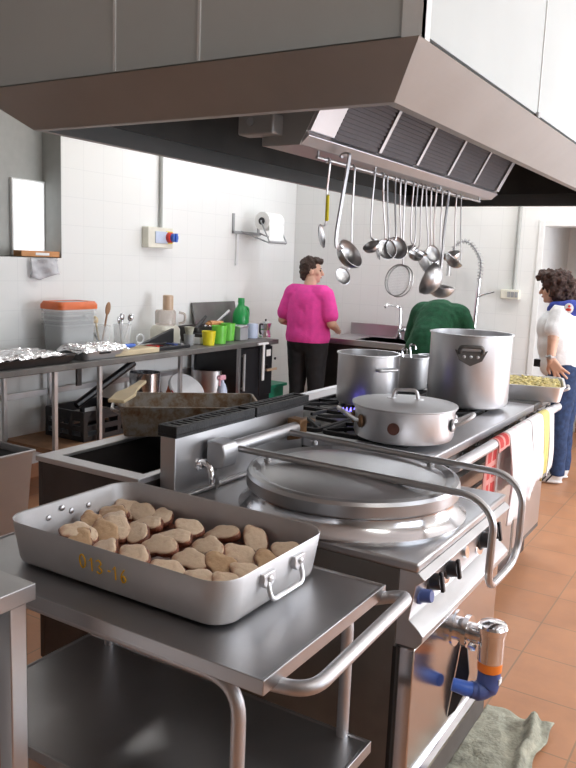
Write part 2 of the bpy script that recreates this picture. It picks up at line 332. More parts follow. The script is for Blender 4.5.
# ---- utensils hanging from the rail: (label, top px, handle end px, bowl px, radius px, kind, opening angle deg in picture, toward camera)
def xp(p,X=RX): return onx(p[0],p[1],X)
UT=[
('skimming_spoon','steel skimming spoon with yellow tape on its handle, first from left on rail',(328,164),(326,222),(322,236),12,'flat',(.95,.1,-.28),.05),
('ladle','very large deep steel ladle with thick slanted handle hung outside the gutter',(349,154),(336,240),(349,256),15,'bowl',(.62,.55,.3),-.06),
('skimmer','round flat skimmer hanging directly behind the very large deep ladle',(353,171),(351,262),(343,276),9,'flat',(.5,.2,-.8),.03),
('ladle','small round ladle first to the right of the very large one',(373,177),(371,236),(371,245),9,'bowl',(-.35,.55,-.3),0),
('serving_spoon','narrow serving spoon seen edge-on just left of two wide round spoons',(382,180),(385,238),(378,251),9,'flat',(.9,.15,-.25),.04),
('serving_spoon','wide round spoon hanging in front of another wide spoon, left one of the pair',(386,181),(389,238),(387,249),11,'flat',(.35,.15,-.9),-.02),
('serving_spoon','wide round spoon with thick dark handle, right one of the overlapping pair',(394,183),(396,238),(397,248),12,'dish',(.3,.2,-.9),-.045),
('basting_spoon','thin steel spoon handle between the wide round spoons and the wire strainer',(399,185),(401,238),(402,246),6,'flat',(.5,.1,-.8),.03),
('wire_strainer','round double wire hoop strainer hanging lowest left of the big ladles',(404,186),(403,262),(400,281),16,'hoop',(-.72,.1,-.68),.0),
('ladle','tiny ladle, leftmost of the cluster right of the wire strainer',(412,188),(411,238),(409,248),7,'bowl',(-.3,.6,-.2),.03),
('ladle','small steel ladle with bright straight handle in middle of right cluster',(416,189),(415,241),(416,254),8,'bowl',(.2,.6,-.2),-.02),
('ladle','small ladle hanging between the middle cluster ladle and a dark spoon',(421,190),(420,243),(421,252),7,'bowl',(.2,.6,-.2),.035),
('serving_spoon','long dark spoon tilted edge-on above the deep pan-shaped ladle',(425,191),(428,246),(424,262),13,'flat',(.8,.35,-.5),.0),
('serving_spoon','bright oval spoon hanging right of the tilted dark spoon',(430,192),(431,242),(433,254),9,'flat',(.45,.1,-.85),.04),
('basting_spoon','slim spoon handle hanging behind the bright oval spoon',(435,193),(434,244),(436,262),7,'flat',(.5,.1,-.85),.075),
('ladle','large round-bottomed dark ladle hanging lowest of all',(441,195),(440,272),(441,286),14,'bowl',(.1,.9,-.1),.02),
('ladle','wide pan-shaped ladle with broad bright handle in front of the lowest ladle',(447,197),(441,268),(428,278),17,'bowl',(-.6,.35,.35),-.07),
('ladle','shiny round ladle first from right on rail, in front of its neighbour',(460,200),(461,258),(455,259),10,'bowl',(.5,.6,-.15),-.03),
('ladle','round ladle second from right on rail, behind the last one',(455,199),(455,244),(451,254),9,'bowl',(-.3,.7,-.2),.04)]
def utensil(i,u):
    nm,lab,top,he,bc,rp,kind,n,dx=u
    X=RX+.0
    T=xp(top,X); E_=xp(he,X-dx*1.2); B=xp(bc,X-dx*1.2); depth=(B-V((0,0,H))).dot(cw); r=rp*depth/F
    off=V((-dx*1.2,0,0)); 
    T.x=RX; T.z=RZ
    nv=(cr*n[0]+V((0,0,1))*n[1]+cw*n[2]).normalized()
    t=thing(nm,lab,nm.replace('_',' '),(T.x,T.y,T.z),0,'utensils on the hood rail')
    w=.0045 if rp<14 else .006
    if i in (1,16): w=.009
    up=V((0,0,1))
    # attach point on bowl rim nearest handle end
    v=E_-B; v=v-nv*v.dot(nv); 
    if v.length<1e-4: v=up-nv*up.dot(nv)
    A=B+v.normalized()*r*(.97 if kind!='hoop' else 1.0)
    hook=[T+V((-.006,0,-.010)),T+V((-.008,0,.002)),T+V((-.001,0,.0085)),T+V((.0075,0,.002)),T+V((.0075,0,-.03))]
    if i==1: hook=[T+V((-.01,0,-.012)),T+V((-.012,0,.005)),T+V((0,0,.0125)),T+V((.03,0,.012)),T+V((.05,0,.03)),T+V((.056,0,-.02))]
    if i==1:
        XX=-1.368; T=xp(top,XX); E_=xp(he,XX); B=xp((351,253),XX); nv=(cr*.62+V((0,0,1))*.42-cw*.5).normalized(); r=16*(B-V((0,0,H))).dot(cw)/F
        v=E_-B; v=v-nv*v.dot(nv); A=B+v.normalized()*r*.97
        hook=[V((-1.399,T.y,T.z-.014)),V((-1.398,T.y,T.z-.004)),V((-1.385,T.y,T.z+.003)),T,T-V((0,0,.03))]
    hd=smooth(hook+[T.lerp(E_,.5),E_,A],5)
    g=G(); k=len(hd)
    side=(E_-T).normalized()
    # flat strip handle
    rings=[]
    for q,p in enumerate(hd):
        d=(hd[min(q+1,k-1)]-hd[max(q-1,0)]).normalized(); x=d.cross(V((1,0,0)) if abs(d.x)<.9 else V((0,1,0)))
        x=V((0,1,0)); y=d.cross(x).normalized(); x=y.cross(d).normalized()
        th=.0018 if w<.008 else .003
        rings.append([p+x*w+y*th,p-x*w+y*th,p-x*w-y*th,p+x*w-y*th])
    g.loft(rings); spart('handle',g,'aluminium' if w<.008 else 'steel_satin',t)
    if kind in('bowl','dish','flat'):
        dp={'bowl':.85,'dish':.45,'flat':.22}[kind]*r
        if rp>=15: dp=r*.8
        out=[];inn=[]
        for k2 in range(7):
            a=PI/2*k2/6; out.append((max(r*math.sin(a),.0008),-dp*math.cos(a)))
        prof=out+[(r*.965,.0005)]+[(max(q*.955,.0006),h*.94) for q,h in reversed(out[:-1])]
        g=G(); d=nv; x,y=frame(d)
        g.loft([[B+d*h+x*math.cos(2*PI*j/28)*q+y*math.sin(2*PI*j/28)*q for j in range(28)] for q,h in prof])
        spart('bowl',g,'steel',t,ang=50)
    else:
        x,y=frame(nv); g=G()
        for kk,rr in ((0,r),(.02,r*.97)): g.tube([B+nv*kk+x*math.cos(2*PI*j/32)*rr+y*math.sin(2*PI*j/32)*rr for j in range(32)],.0028,6,True)
        for j in range(4): g.cyl(B+x*math.cos(PI/2*j)*r+y*math.sin(PI/2*j)*r,B+nv*.02+x*math.cos(PI/2*j)*r*.97+y*math.sin(PI/2*j)*r*.97,.002,seg=6)
        spart('hoop',g,'steel',t)
        g=G()
        for q in range(-9,10):
            h=r*.97*math.sqrt(max(0,1-(q/10)**2)); a=r*.97*q/10
            g.cyl(B+nv*.02+x*a-y*h,B+nv*.02+x*a+y*h,.0005,seg=4).cyl(B+nv*.02-x*h+y*a,B+nv*.02+x*h+y*a,.0005,seg=4)
        spart('wire_mesh',g,'steel',t)
    if i==0:
        p=T.lerp(E_,.55); q=T.lerp(E_,.97); g=G().cyl(p+V((.004,0,0)),q+V((.003,0,0)),.0065,.008,seg=8); o=spart('tape',g,'yellow_plastic',t); o['label']='yellow tape on handle'
for i,u in enumerate(UT): utensil(i,u)
# ================================================================== BOILING KETTLE UNIT
kz=.885; KX0,KX1,KY0,KY1=-1.435,-.65,1.712,2.445
K=thing('boiling_kettle','square stainless boiling kettle unit with big round lid beside the trolley','boiling kettle',(-1.04,2.08,0))
g=G().box(KX0,KY0,.12,KX1-.05,KY1,kz-.025); spart('cabinet',g,'steel_grubby',K,bev=.003)
g=G().box(KX0,KY0-.004,kz-.025,KX1,KY1+.004,kz); g.box(KX0,KY0,kz,KX0+.02,KY1,kz+.015); spart('deck',g,'steel_top',K,bev=.006)
# control panel profile along Y
prof=[(-.65,kz-.025),(-.632,kz-.04),(-.655,kz-.06),(-.668,kz-.15),(-.640,kz-.172),(-.628,kz-.185),(-.628,kz-.20),(-.645,kz-.222),(-.70,kz-.222),(-.70,kz-.025)]
g=G().prism([(x,KY0,z) for x,z in prof],(0,KY1-KY0,0)); spart('control_panel',g,'steel',K,ang=25,bev=.002)
g=G().box(-.70,KY0+.012,.265,-.652,KY1-.012,kz-.232); spart('door_panel',g,'steel_polished',K,bev=.004)
g=G().prism([(-.652,KY0+.012,.262),(-.636,KY0+.012,.262),(-.636,KY0+.012,.272),(-.652,KY0+.012,.278)],(0,KY1-KY0-.024,0)); spart('door_lip',g,'steel_polished',K)
g=G().box(KX0+.03,KY0+.03,.0,KX1-.09,KY1-.03,.12); spart('plinth',g,'steel_dark',K)
g=G().box(-.70,KY0+.012,.125,-.66,KY1-.012,.255); spart('lower_panel',g,'steel_grubby',K,bev=.003)
g=G().box(KX1-.055,KY0-.0015,.125,KX1-.045,KY0+.012,kz-.23); spart('corner_strip',g,'black_gap',K)
kc=V((-1.0,2.03,0))
g=G().lathe(kc+V((0,0,kz)),[(.34,0),(.34,.006),(.328,.014),(.315,.03),(.308,.045),(.308,.055),(.29,.055),(.29,0)],64); spart('kettle_collar',g,'steel_polished',K,ang=30)
lz=kz+.058
g=G().lathe(kc+V((0,0,lz)),[(.30,0),(.312,0),(.318,.006),(.318,.036),(.313,.046),(.30,.05),(.285,.046),(.276,.043),(.262,.047),(.2,.056),(.1,.062),(.002,.063)],64); lid=spart('lid',g,'steel_top',K,ang=25)
hz=1.008
# guard and handle tubes over the lid
y1,y2=1.955,2.235
loop=[(-1.40,y1,hz+.005),(-.60,y1,hz),(-.545,y1,hz-.05),(-.548,y1,.79),(-.55,y1+.04,.755),(-.55,(y1+y2)/2,.752),(-.55,y2-.04,.755),(-.545,y2,.80),(-.545,y2,hz-.05),(-.60,y2,hz),(-1.40,y2+.03,hz+.005)]
g=G().tube(fillet(loop,.085,7),.0105,10); lh=spart('lid_handle',g,'steel',K)
g=G()
for x,y in ((-1.256,y1),(-.83,y1),(-1.262,y2+.02),(-.836,y2+.005)): g.cyl((x,y,lz+.045),(x,y,hz-.005),.007,seg=10).cyl((x,y,lz+.045),(x,y,lz+.056),.012,seg=12)
spart('stud',g,'steel',lh)
g=G().cyl((-1.385,1.93,hz+.008),(-1.385,2.33,hz+.008),.021,seg=20); spart('hinge_bar',g,'steel_satin',K)
g=G().prism([(-1.42,1.86,hz-.055),(-1.36,1.86,hz-.04),(-1.35,1.86,hz+.0),(-1.36,1.86,hz+.035),(-1.42,1.86,hz+.04)],(0,.075,0)); spart('hinge_bracket',g,'steel_satin',K,bev=.005)
g=G().prism([(-1.42,2.33,hz-.045),(-1.365,2.33,hz-.03),(-1.365,2.33,hz+.035),(-1.42,2.33,hz+.04)],(0,.05,0)); spart('hinge_bracket',g,'grease_brown',K,bev=.004)
g=G().box(-1.49,1.725,kz-.5,-1.433,2.465,1.075); spart('upstand',g,'steel',K,bev=.002)
for (ya,yb) in ((1.72,2.13),(2.14,2.49)):
    g=G().box(-1.497,ya,1.075,-1.425,yb,1.085).box(-1.437,ya,1.085,-1.425,yb,1.11).box(-1.497,ya,1.085,-1.488,yb,1.11).box(-1.488,ya,1.085,-1.437,ya+.012,1.11).box(-1.488,yb-.012,1.085,-1.437,yb,1.11)
    n=int((yb-ya)/.028)
    for k in range(1,n): g.box(-1.488,ya+k*.028-.007,1.09,-1.437,ya+k*.028+.007,1.108)
    spart('vent_grill',g,'cast_iron',K,bev=.002)
# water spout
p=V((-1.40,1.80,.955)); g=G().tube(smooth([(-1.435,1.84,.975),(-1.41,1.835,.985),(-1.385,1.83,.975),(-1.372,1.825,.945),(-1.372,1.825,.925)],5),.011,12).cyl((-1.44,1.84,.975),(-1.428,1.84,.975),.02); spart('water_spout',g,'chrome',K)
g=G().box(-1.425,1.9,kz,-1.41,1.915,.96).box(-1.43,1.895,.945,-1.405,1.92,.965); spart('spout_post',g,'steel',K)
def knob(par,c,r=.026,ax=(1,0,-.25),mat='black_plastic',lev=True,w=.03,name='knob'):
    d=V(ax).normalized(); c=V(c); g=G().lathe(c,[(r*1.05,0),(r*1.05,.006),(r*.85,.010),(r*.78,w),(r*.7,w+.003),(.002,w+.003)],20,d)
    o=spart(name,g,mat,par)
    if lev:
        x,y=frame(d); up=V((0,0,1)); up=(up-d*up.dot(d)).normalized(); s=d.cross(up)
        g=G(); q=c+d*(w*.4)
        g.loft([[q+up*(a*r*1.25)+s*(b*r*.32)+d*h for a,b in ((.8,.8),(-.8,.8),(-.8,-.8),(.8,-.8))] for h in (w*.55,w*.85)]); spart('grip',g,mat,o,bev=.003)
        g=G().lathe(c-d*.002,[(r*1.5,0),(r*1.5,.004),(r*1.1,.006)],24,d); b=spart('dial',g,'chrome',o); b['label']='chrome dial ring'
    return o
for y,z,r,m in ((1.762,.782,.021,'navy_plastic'),(1.828,.797,.027,'black_plastic'),(1.955,.79,.027,'black_plastic'),(2.245,.787,.03,'black_plastic'),(2.33,.79,.03,'black_plastic')):
    q=knob(K,(-.666,y,z),r,(1,0,.18),m,m=='black_plastic',.034)
    if m!='black_plastic': q['label']='small blue push knob'
g=G().cyl((-.66,2.08,.80),(-.648,2.08,.802),.017); spart('indicator_lamp',g,'chrome',K)
# drain valve
vy,vz=2.045,.585
dv=spart('drain_valve',G().cyl((-.652,vy,vz),(-.648,vy,vz),.052).cyl((-.65,vy,vz),(-.615,vy,vz),.034).lathe((-.628,vy,vz),[(.03,0),(.046,.002),(.046,.016),(.03,.018)],28,(1,0,0)).cyl((-.61,vy,vz),(-.575,vy,vz),.028).cyl((-.596,vy-.02,vz-.028),(-.596,vy-.03,vz-.034),.012)
 .lathe((-.548,vy,vz-.07),[(.033,0),(.036,.004),(.036,.085),(.04,.088),(.042,.105),(.038,.112),(.02,.116),(.002,.116)],32),'chrome',K,ang=30)
g=G().lathe((-.548,vy,vz-.096),[(.031,0),(.034,.002),(.034,.026),(.031,.028)],28); o=spart('orange_band',g,'orange_bright',dv); o['label']='orange band on drain valve'
g=G().tube(smooth([(-.548,vy,vz-.096),(-.548,vy,vz-.12),(-.551,vy-.006,vz-.145),(-.568,vy-.022,vz-.155),(-.586,vy-.034,vz-.152)],5),[.032]*11+[.028]*6+[.024]*4,16); spart('outlet_elbow',g,'navy_plastic',dv)
g=G().box(-.517,vy-.012,vz-.128,-.514,vy+.012,vz-.112); spart('sticker',g,'paper',dv)
g=G().tube([(-.57,vy-.025,vz-.154),(-.60,vy-.045,vz-.148),(-.634,vy-.055,vz-.142)],[.02,.021,.018],12); o=spart('lever',g,'blue_plastic',dv); o['label']='blue lever'
g=G().prism([(-.65,vy+.065,vz-.06),(-.632,vy+.06,vz-.08),(-.618,vy+.05,vz-.15),(-.62,vy+.03,vz-.2),(-.635,vy+.0,vz-.25),(-.65,vy-.02,vz-.265)],(0,-.006,0)); o=spart('splash_plate',g,'black_plastic',dv); o['label']='black curved plate'
# ================================================================== BASIN UNIT behind the kettle
bz=.95; BX0,BX1,BY0,BY1=-1.955,-1.515,1.665,2.46
B=thing('basin_unit','dark steel unit with shallow open basin behind the kettle upstand','basin unit',(-1.85,2.4,0))
g=G().box(BX0,BY0,.25,BX0+.02,BY1,bz-.016).box(BX1-.02,BY0,.25,BX1,BY1,bz-.016).box(BX0+.02,BY0,.25,BX1-.02,BY0+.02,bz-.016).box(BX0+.02,BY1-.02,.25,BX1-.02,BY1,bz-.016).box(BX0+.02,BY0+.02,.25,BX1-.02,BY1-.02,.27); spart('body',g,'steel_dark',B,bev=.003)
x0,x1,y0,y1=BX0+.055,BX1-.03,BY0+.05,BY1-.05
g=G().loft([ring(BX0-.006,BX1,BY0-.006,BY1,bz),ring(x0,x1,y0,y1,bz),ring(x0,x1,y0,y1,bz-.012),ring(BX0-.006,BX1,BY0-.006,BY1,bz-.018)],closed=True); spart('rim',g,'steel_satin',B,bev=.002)
g=G().loft([ring(x0-.002,x1+.002,y0-.002,y1+.002,bz-.014),ring(x0+.02,x1-.02,y0+.02,y1-.02,bz-.14),ring(x0+.03,x1-.03,y0+.03,y1-.03,bz-.14),ring(x0+.01,x1-.01,y0+.01,y1-.01,bz-.014)],c0=False); 
g=G().loft([ring(x0,x1,y0,y1,bz-.014),ring(x0,x1,y0,y1,bz-.15),ring(x0+.004,x1-.004,y0+.004,y1-.004,bz-.145),ring(x0+.004,x1-.004,y0+.004,y1-.004,bz-.014)],c0=False,c1=False).box(x0,y0,bz-.15,x1,y1,bz-.144); spart('basin',g,'steel_dark',B)
for x,y in ((BX0+.06,BY0+.04),(BX1-.06,BY0+.04),(BX0+.06,BY1-.06),(BX1-.06,BY1-.06)):
    g=G().cyl((x,y,.03),(x,y,.25),.022,seg=14).cyl((x,y,0),(x,y,.03),.03,seg=14); spart('leg',g,'steel_dark',B)
# ================================================================== RANGES
rz=.95
def range_top(T,y0,y1,x0=-1.90,x1=-.925):
    g=G().box(x0,y0,.15,x1-.06,y1,rz-.16).box(x0,y0,rz-.16,x1-.06,y0+.02,rz-.03).box(x0,y1-.02,rz-.16,x1-.06,y1,rz-.03).box(x0,y0,rz-.16,x0+.02,y1,rz-.03); spart('body',g,'steel_grubby',T,bev=.003)
    g=G().box(x0+.05,y0+.03,0,x1-.12,y1-.03,.15); spart('plinth',g,'steel_dark',T)
GR=thing('gas_range','four burner gas range carrying the pots beside the boiling kettle','gas range',(-1.4,3.15,0))
GY0,GY1=2.475,3.86; range_top(GR,GY0,GY1)
x0,x1=-1.90,-.925; wx0,wx1,wy0,wy1=-1.80,-1.055,GY0+.09,GY1-.03
g=G().loft([ring(x0,x1,GY0,GY1,rz),ring(wx0,wx1,wy0,wy1,rz),ring(wx0,wx1,wy0,wy1,rz-.03),ring(x0,x1,GY0,GY1,rz-.035)],closed=True); spart('top_frame',g,'steel_satin',GR,bev=.004)
g=G().box(wx0,wy0,rz-.04,wx1,wy1,rz-.03); spart('drip_tray',g,'steel_grubby',GR)
cols=[(wx0+.02,(wx0+wx1)/2-.005),((wx0+wx1)/2+.005,wx1-.02)]; rows=[(wy0+.015,wy0+.41),(wy0+.42,wy0+.82),(wy0+.83,wy1-.015)]
for (xa,xb) in cols:
    for (ya,yb) in rows:
        xc,yc=(xa+xb)/2,(ya+yb)/2; g=G()
        g.loft([rrect(xc,yc,xb-xa,yb-ya,.03,rz-.004),rrect(xc,yc,xb-xa,yb-ya,.03,rz+.012),rrect(xc,yc,xb-xa-.03,yb-ya-.03,.02,rz+.012),rrect(xc,yc,xb-xa-.03,yb-ya-.03,.02,rz-.004)],closed=True)
        for k in range(8):
            a=PI/4*k+PI/8*0; d=V((math.cos(a),math.sin(a),0)); L=min((xb-xa)/2/max(abs(d.x),.01),(yb-ya)/2/max(abs(d.y),.01))-.012
            c=V((xc,yc,0)); s=V((-d.y,d.x,0))*.006; p=c+d*.055; q=c+d*L
            g.loft([[p+s+V((0,0,rz+.004)),p-s+V((0,0,rz+.004)),p-s+V((0,0,rz+.018)),p+s+V((0,0,rz+.018))],[q+s+V((0,0,rz-.002)),q-s+V((0,0,rz-.002)),q-s+V((0,0,rz+.013)),q+s+V((0,0,rz+.013))]])
        g.box(xa+.005,yc-.006,rz-.03,xa+.017,yc+.006,rz).box(xb-.017,yc-.006,rz-.03,xb-.005,yc+.006,rz)
        spart('burner_grate',g,'cast_iron',GR,bev=.002)
        g=G().lathe((xc,yc,rz-.031),[(.07,0),(.07,.01),(.045,.016),(.045,.02)],24); bu=spart('burner',g,'cast_iron',GR)
        g=G().lathe((xc,yc,rz-.012),[(.042,0),(.046,.004),(.044,.010),(.002,.012)],24); spart('burner_cap',g,'grease_brown',bu)
HP=thing('solid_top_range','flat solid top range at the far end of the cooking line','solid top range',(-1.4,4.15,0))
HY0_,HY1_=3.866,4.44; range_top(HP,HY0_,HY1_)
g=G().box(x0,HY0_,rz-.035,x1,HY1_,rz); spart('hot_plate',g,'steel_grubby',HP,bev=.004)
g=G().box(-1.12,HY0_+.14,rz-.001,-1.10,HY1_-.1,rz+.0015); spart('grease_slot',g,'black_gap',HP)
def front(T,y0,y1,nk,r0=.8):
    xf=-.925
    g=G().prism([(xf,y0,rz-.035),(xf-.05,y0,rz-.06),(xf-.055,y0,rz-.15),(xf-.03,y0,rz-.165),(xf-.09,y0,rz-.165),(xf-.09,y0,rz-.035)],(0,y1-y0,0)); spart('control_panel',g,'steel_grubby',T)
    for k in range(nk):
        y=y0+.08+(y1-y0-.16)*k/max(1,nk-1); o=knob(T,(xf-.053,y,rz-.10),.026,(1,0,.05),'black_plastic',True,.03)
    g=G().box(xf-.09,y0+.02,.18,xf-.055,y1-.02,rz-.18); d=spart('oven_door',g,'steel',T,bev=.005)
    g=G().tube(fillet([(xf-.055,y0+.12,rz-.24),(xf-.02,y0+.12,rz-.24),(xf-.02,y1-.12,rz-.24),(xf-.055,y1-.12,rz-.24)],.02),.01,10); spart('door_handle',g,'steel_polished',d)
front(GR,GY0,GY1,7); front(HP,HY0_,HY1_,3)
rail=thing('guard_rail','thick steel towel rail along the front of the ranges','rail',(-.855,3.4,rz-.02))
RXX,RZZ=-.856,.922
g=G().cyl((RXX,2.53,RZZ),(RXX,4.06,RZZ),.021,seg=16); spart('rail_tube',g,'steel_satin',rail)
for y in (2.56,3.05,3.62,4.0):
    g=G().tube([(RXX,y,RZZ),(RXX-.04,y,RZZ-.04),(-.972,y,RZZ-.05)],.012,10); spart('bracket',g,'steel',rail)
rr=thing('guard_rail','pale steel rail along the rear edge of the range, behind the tall pot','rail',(-1.93,3.2,rz))
g=G().cyl((-1.93,2.62,.93),(-1.93,4.3,.93),.024,seg=16); spart('rail_tube',g,'steel_satin',rr)
for y in (2.68,3.5,4.25): g=G().cyl((-1.93,y,.93),(-1.895,y,.90),.012,seg=10); spart('bracket',g,'steel',rr)
# flame under the tall pot
fc=onz(350,408,.975); xc,yc=(cols[0][0]+cols[0][1])/2,(rows[1][0]+rows[1][1])/2
g=G()
for k in range(16):
    a=2*PI*k/16; p=V((fc.x+math.cos(a)*.045,fc.y+math.sin(a)*.045,rz-.004)); g.lathe(p,[(.004,0),(.006,.008),(.002,.024)],6)
o=spart('flame',g,'flame',GR); o['label']='blue gas flame'
# ================================================================== POTS
pz=rz+.0185
def pot(name,label,cat,c,r,h,mat='aluminium',rim=.006,wall=.004,bev=.02,rotz=0):
    t=thing(name,label,cat,(c[0],c[1],c[2]),rotz)
    prof=[(.001,0),(r-bev,0),(r-bev*.3,bev*.3),(r,bev),(r,h-.004),(r+rim,h-.002),(r+rim,h+.004),(r-wall,h+.004),(r-wall,bev),(r-wall-bev,wall),(.001,wall)]
    spart('body',G().lathe((0,0,0),prof,64),mat,t,local=True,ang=30); return t
def loop_handle(t,r,z,a,w,out,drop=.0,rad=.007,mat='aluminium_worn',plate=True,pr=(.05,.03)):
    d=V((math.cos(a),math.sin(a),0)); s=V((-d.y,d.x,0)); c=d*r+V((0,0,z)); up=V((0,0,1))
    g=G().tube(fillet([c-s*w-d*.002,c-s*w+d*out+up*drop,c+s*w+d*out+up*drop,c+s*w-d*.002],.02),rad,10)
    h=spart('handle',g,mat,t,local=True)
    if plate:
        for sg in (-1,1):
            g=G().lathe(c+s*w*sg-d*.004,[(.020,0),(.020,.007),(.012,.010),(.002,.010)],16,d)
            spart('rivet_plate',g,mat,h,local=True)
    return h
# positions from the photograph
def dist(p): return (V(p)-V((0,0,H))).dot(cw)
pA=onz(366.5,402,pz); rA=61/2*dist(pA)/F
pB=onz(466.5,403.5,pz); rB=79/2*dist(pB)/F
pC=onz(403,436,pz); rC=99/2*dist(pC)/F
A_=pot('stock_pot','tall open aluminium stock pot on the left burner, behind the lidded pot','pot',pA,rA,.228)
loop_handle(A_,rA,.17,R(150),.05,.018,plate=False); loop_handle(A_,rA,.17,R(-30),.05,.018,plate=False)
B_=pot('stock_pot','largest open aluminium stock pot with riveted lug handle facing the room','pot',pB,rB,.335,bev=.025)
aB=math.atan2(-pB.y,-pB.x)+.02
for aa in (aB,aB+PI):
    d=V((math.cos(aa),math.sin(aa),0)); s=V((-d.y,d.x,0)); up=V((0,0,1)); c=d*(rB-.004)+up*.262
    g=G()
    pl=[c+s*(-.072)+up*.012,c+s*(-.05)-up*.035,c+s*0-up*.06,c+s*.05-up*.035,c+s*.072+up*.012,c+s*.045+up*.005,c-s*.045+up*.005]
    g.prism(pl,d*.012); h=spart('handle_plate',g,'steel_grubby',B_,local=True,bev=.002)
    g=G().tube(fillet([c-s*.05+d*.01,c-s*.05+d*.045+up*.03,c+s*.05+d*.045+up*.03,c+s*.05+d*.01],.02),.0085,10); spart('handle',g,'steel_grubby',h,local=True)
    for k in (-.03,0,.03): spart('rivet',G().lathe(c+s*k-up*.018+d*.010,[(.008,0),(.007,.005),(.002,.007)],12,d),'aluminium',h,local=True)
C_=pot('casserole','wide lidded aluminium casserole with brown dot, nearest pot on the burners','pot',pC,rC,.118,bev=.02)
vd=math.atan2(-pC.y,-pC.x); rgt=vd+PI/2
for aa in (rgt,rgt+PI):
    aa2=aa-.15 if aa==rgt else aa+.35
    d=V((math.cos(aa2),math.sin(aa2),0)); s=V((-d.y,d.x,0)); c=d*(rC-.003)+V((0,0,.068))
    g=G().tube(smooth([c-s*.045,c-s*.05+d*.03+V((0,0,.012)),c-s*.03+d*.065+V((0,0,.035)),c+s*.03+d*.065+V((0,0,.035)),c+s*.05+d*.03+V((0,0,.012)),c+s*.045],5),.008,10)
    h=spart('handle',g,'aluminium_worn',C_,local=True)
    for sg in (-1,1):
        g=G().lathe(c+s*.045*sg-d*.002,[(.024,0),(.024,.006),(.014,.012),(.002,.013)],18,d)
        o=spart('rivet_plate',g,'grease_brown' if aa!=rgt else 'aluminium',h,local=True)
g=G().lathe((0,0,.118),[(rC+.006,.002),(rC+.010,.005),(rC+.010,.009),(rC-.02,.014),(rC*.6,.022),(rC*.25,.026),(.002,.027)],64); L_=spart('lid',g,'aluminium_worn',C_,local=True,ang=25)
d=V((math.cos(rgt),math.sin(rgt),0)); s=V((0,0,.118)); 
g=G().tube(fillet([-d*.048+s+V((0,0,.020)),-d*.040+s+V((0,0,.058)),d*.040+s+V((0,0,.058)),d*.048+s+V((0,0,.020))],.012),.0065,10)
for sg in (-1,1): g.lathe(d*.05*sg+s+V((0,0,.022)),[(.02,0),(.018,.005),(.002,.006)],14)
spart('lid_handle',g,'aluminium',L_,local=True)
aD=vd-.0; q=ony(394,427,pC.y-rC*.93); dd=V((q.x-pC.x,q.y-pC.y,0)).normalized(); s=V((-dd.y,dd.x,0))
g=G(); hz0=.062; rings=[]
for off in (rC+.0005,rC+.0025):
    rings.append([V((dd.x,dd.y,0))*math.sqrt(max(off*off-(.022*math.cos(t))**2,0))+s*(.022*math.cos(t))+V((0,0,hz0+.022*math.sin(t))) for t in [2*PI*k/24 for k in range(24)]])
g.loft(rings); o=spart('brown_dot',g,'rust_brown',C_,local=True); o['label']='round brown spot'
# saucepan with ladles in it
pS=onz(411,388,pz); rS=.082
S_=pot('saucepan','tall narrow saucepan with long handle between the two stock pots','saucepan',pS,rS,.165,'aluminium_worn',bev=.012)
cxs=-cr; hd=V((-cr.x,-cr.y,0)).normalized()
g=G().tube(smooth([hd*(rS-.003)+V((0,0,.145)),hd*(rS+.06)+V((0,0,.160)),hd*(rS+.12)+V((0,0,.158)),hd*(rS+.17)+V((0,0,.135))],5),[.007]*5+[.009]*6+[.008]*5,10); h=spart('handle',g,'black_metal',S_,local=True)
g=G().tube([hd*(rS+.17)+V((0,0,.135))+hd*.02+V((hd.y*-.012*math.cos(t),hd.x*.012*math.cos(t),.012*math.sin(t)))+hd*.02*math.cos(t) for t in [2*PI*k/16 for k in range(16)]],.004,6,True); spart('hanging_ring',g,'steel',h,local=True)
g=G().lathe((0,0,.135),[(.001,0),(rS-.006,0),(rS-.006,.002),(.001,.002)],32); o=spart('water',g,'grey_plastic',S_,local=True)
for k,(x1,y1,x0,y0,lab) in enumerate(((402,349,406,368,'left of two shiny ladle handles curling out of the narrow saucepan'),(410,345,412,368,'right of two shiny ladle handles curling out of the narrow saucepan'))):
    top=ony(x1,y1,pS.y-.01); bot=pS+V((-.02+.03*k,.0,.02)); 
    t=thing('ladle',lab,'ladle',tuple(bot),0,'ladles in the saucepan')
    g=G().tube(smooth([bot,bot.lerp(top,.6),top-V((.0,0,.012)),top+V((.012,0,.004)),top+V((.028,0,-.002)),top+V((.032,0,-.02))],6),.005,8); spart('handle',g,'chrome',t)
    g=G().ell(bot+V((0,0,.012)),(.025,.025,.014)); spart('bowl',g,'steel',t)
# small metal canister behind saucepan
pE=onz(418.5,388,pz)+V((.02,.06,0)); 
t=pot('canister','small pale metal canister between saucepan and largest stock pot','canister',(pE.x,pE.y,pz),.05,.17,'aluminium',bev=.008)
spart('base_band',G().lathe((0,0,0),[(.0515,.001),(.0515,.025),(.0505,.025),(.0505,.001)],32),'black_plastic',t,local=True)
# potato tray on the solid top
pT=V((-1.03,4.15,rz+.0)); 
def tray(name,label,cat,c,w,d,h,rotz,mat,group=None,r=.05,flare=.015,wall=.003):
    t=thing(name,label,cat,c,rotz,group)
    ri=[rrect(0,0,w-2*flare,d-2*flare,r*.8,0),rrect(0,0,w-2*flare+.004,d-2*flare+.004,r*.85,.008),rrect(0,0,w,d,r,h),rrect(0,0,w+.016,d+.016,r+.008,h+.001),rrect(0,0,w+.016,d+.016,r+.008,h+.004),rrect(0,0,w-2*wall,d-2*wall,r-wall,h+.004),rrect(0,0,w-2*flare-2*wall,d-2*flare-2*wall,r*.8-wall,wall)]
    spart('body',G().loft(ri),mat,t,local=True,ang=35); return t
T_=tray('roasting_tray','aluminium tray of yellow potatoes at the far end of the range','roasting tray',(pT.x,pT.y,rz+.001),.34,.42,.075,R(14),'aluminium')
d=V((0,1,0))
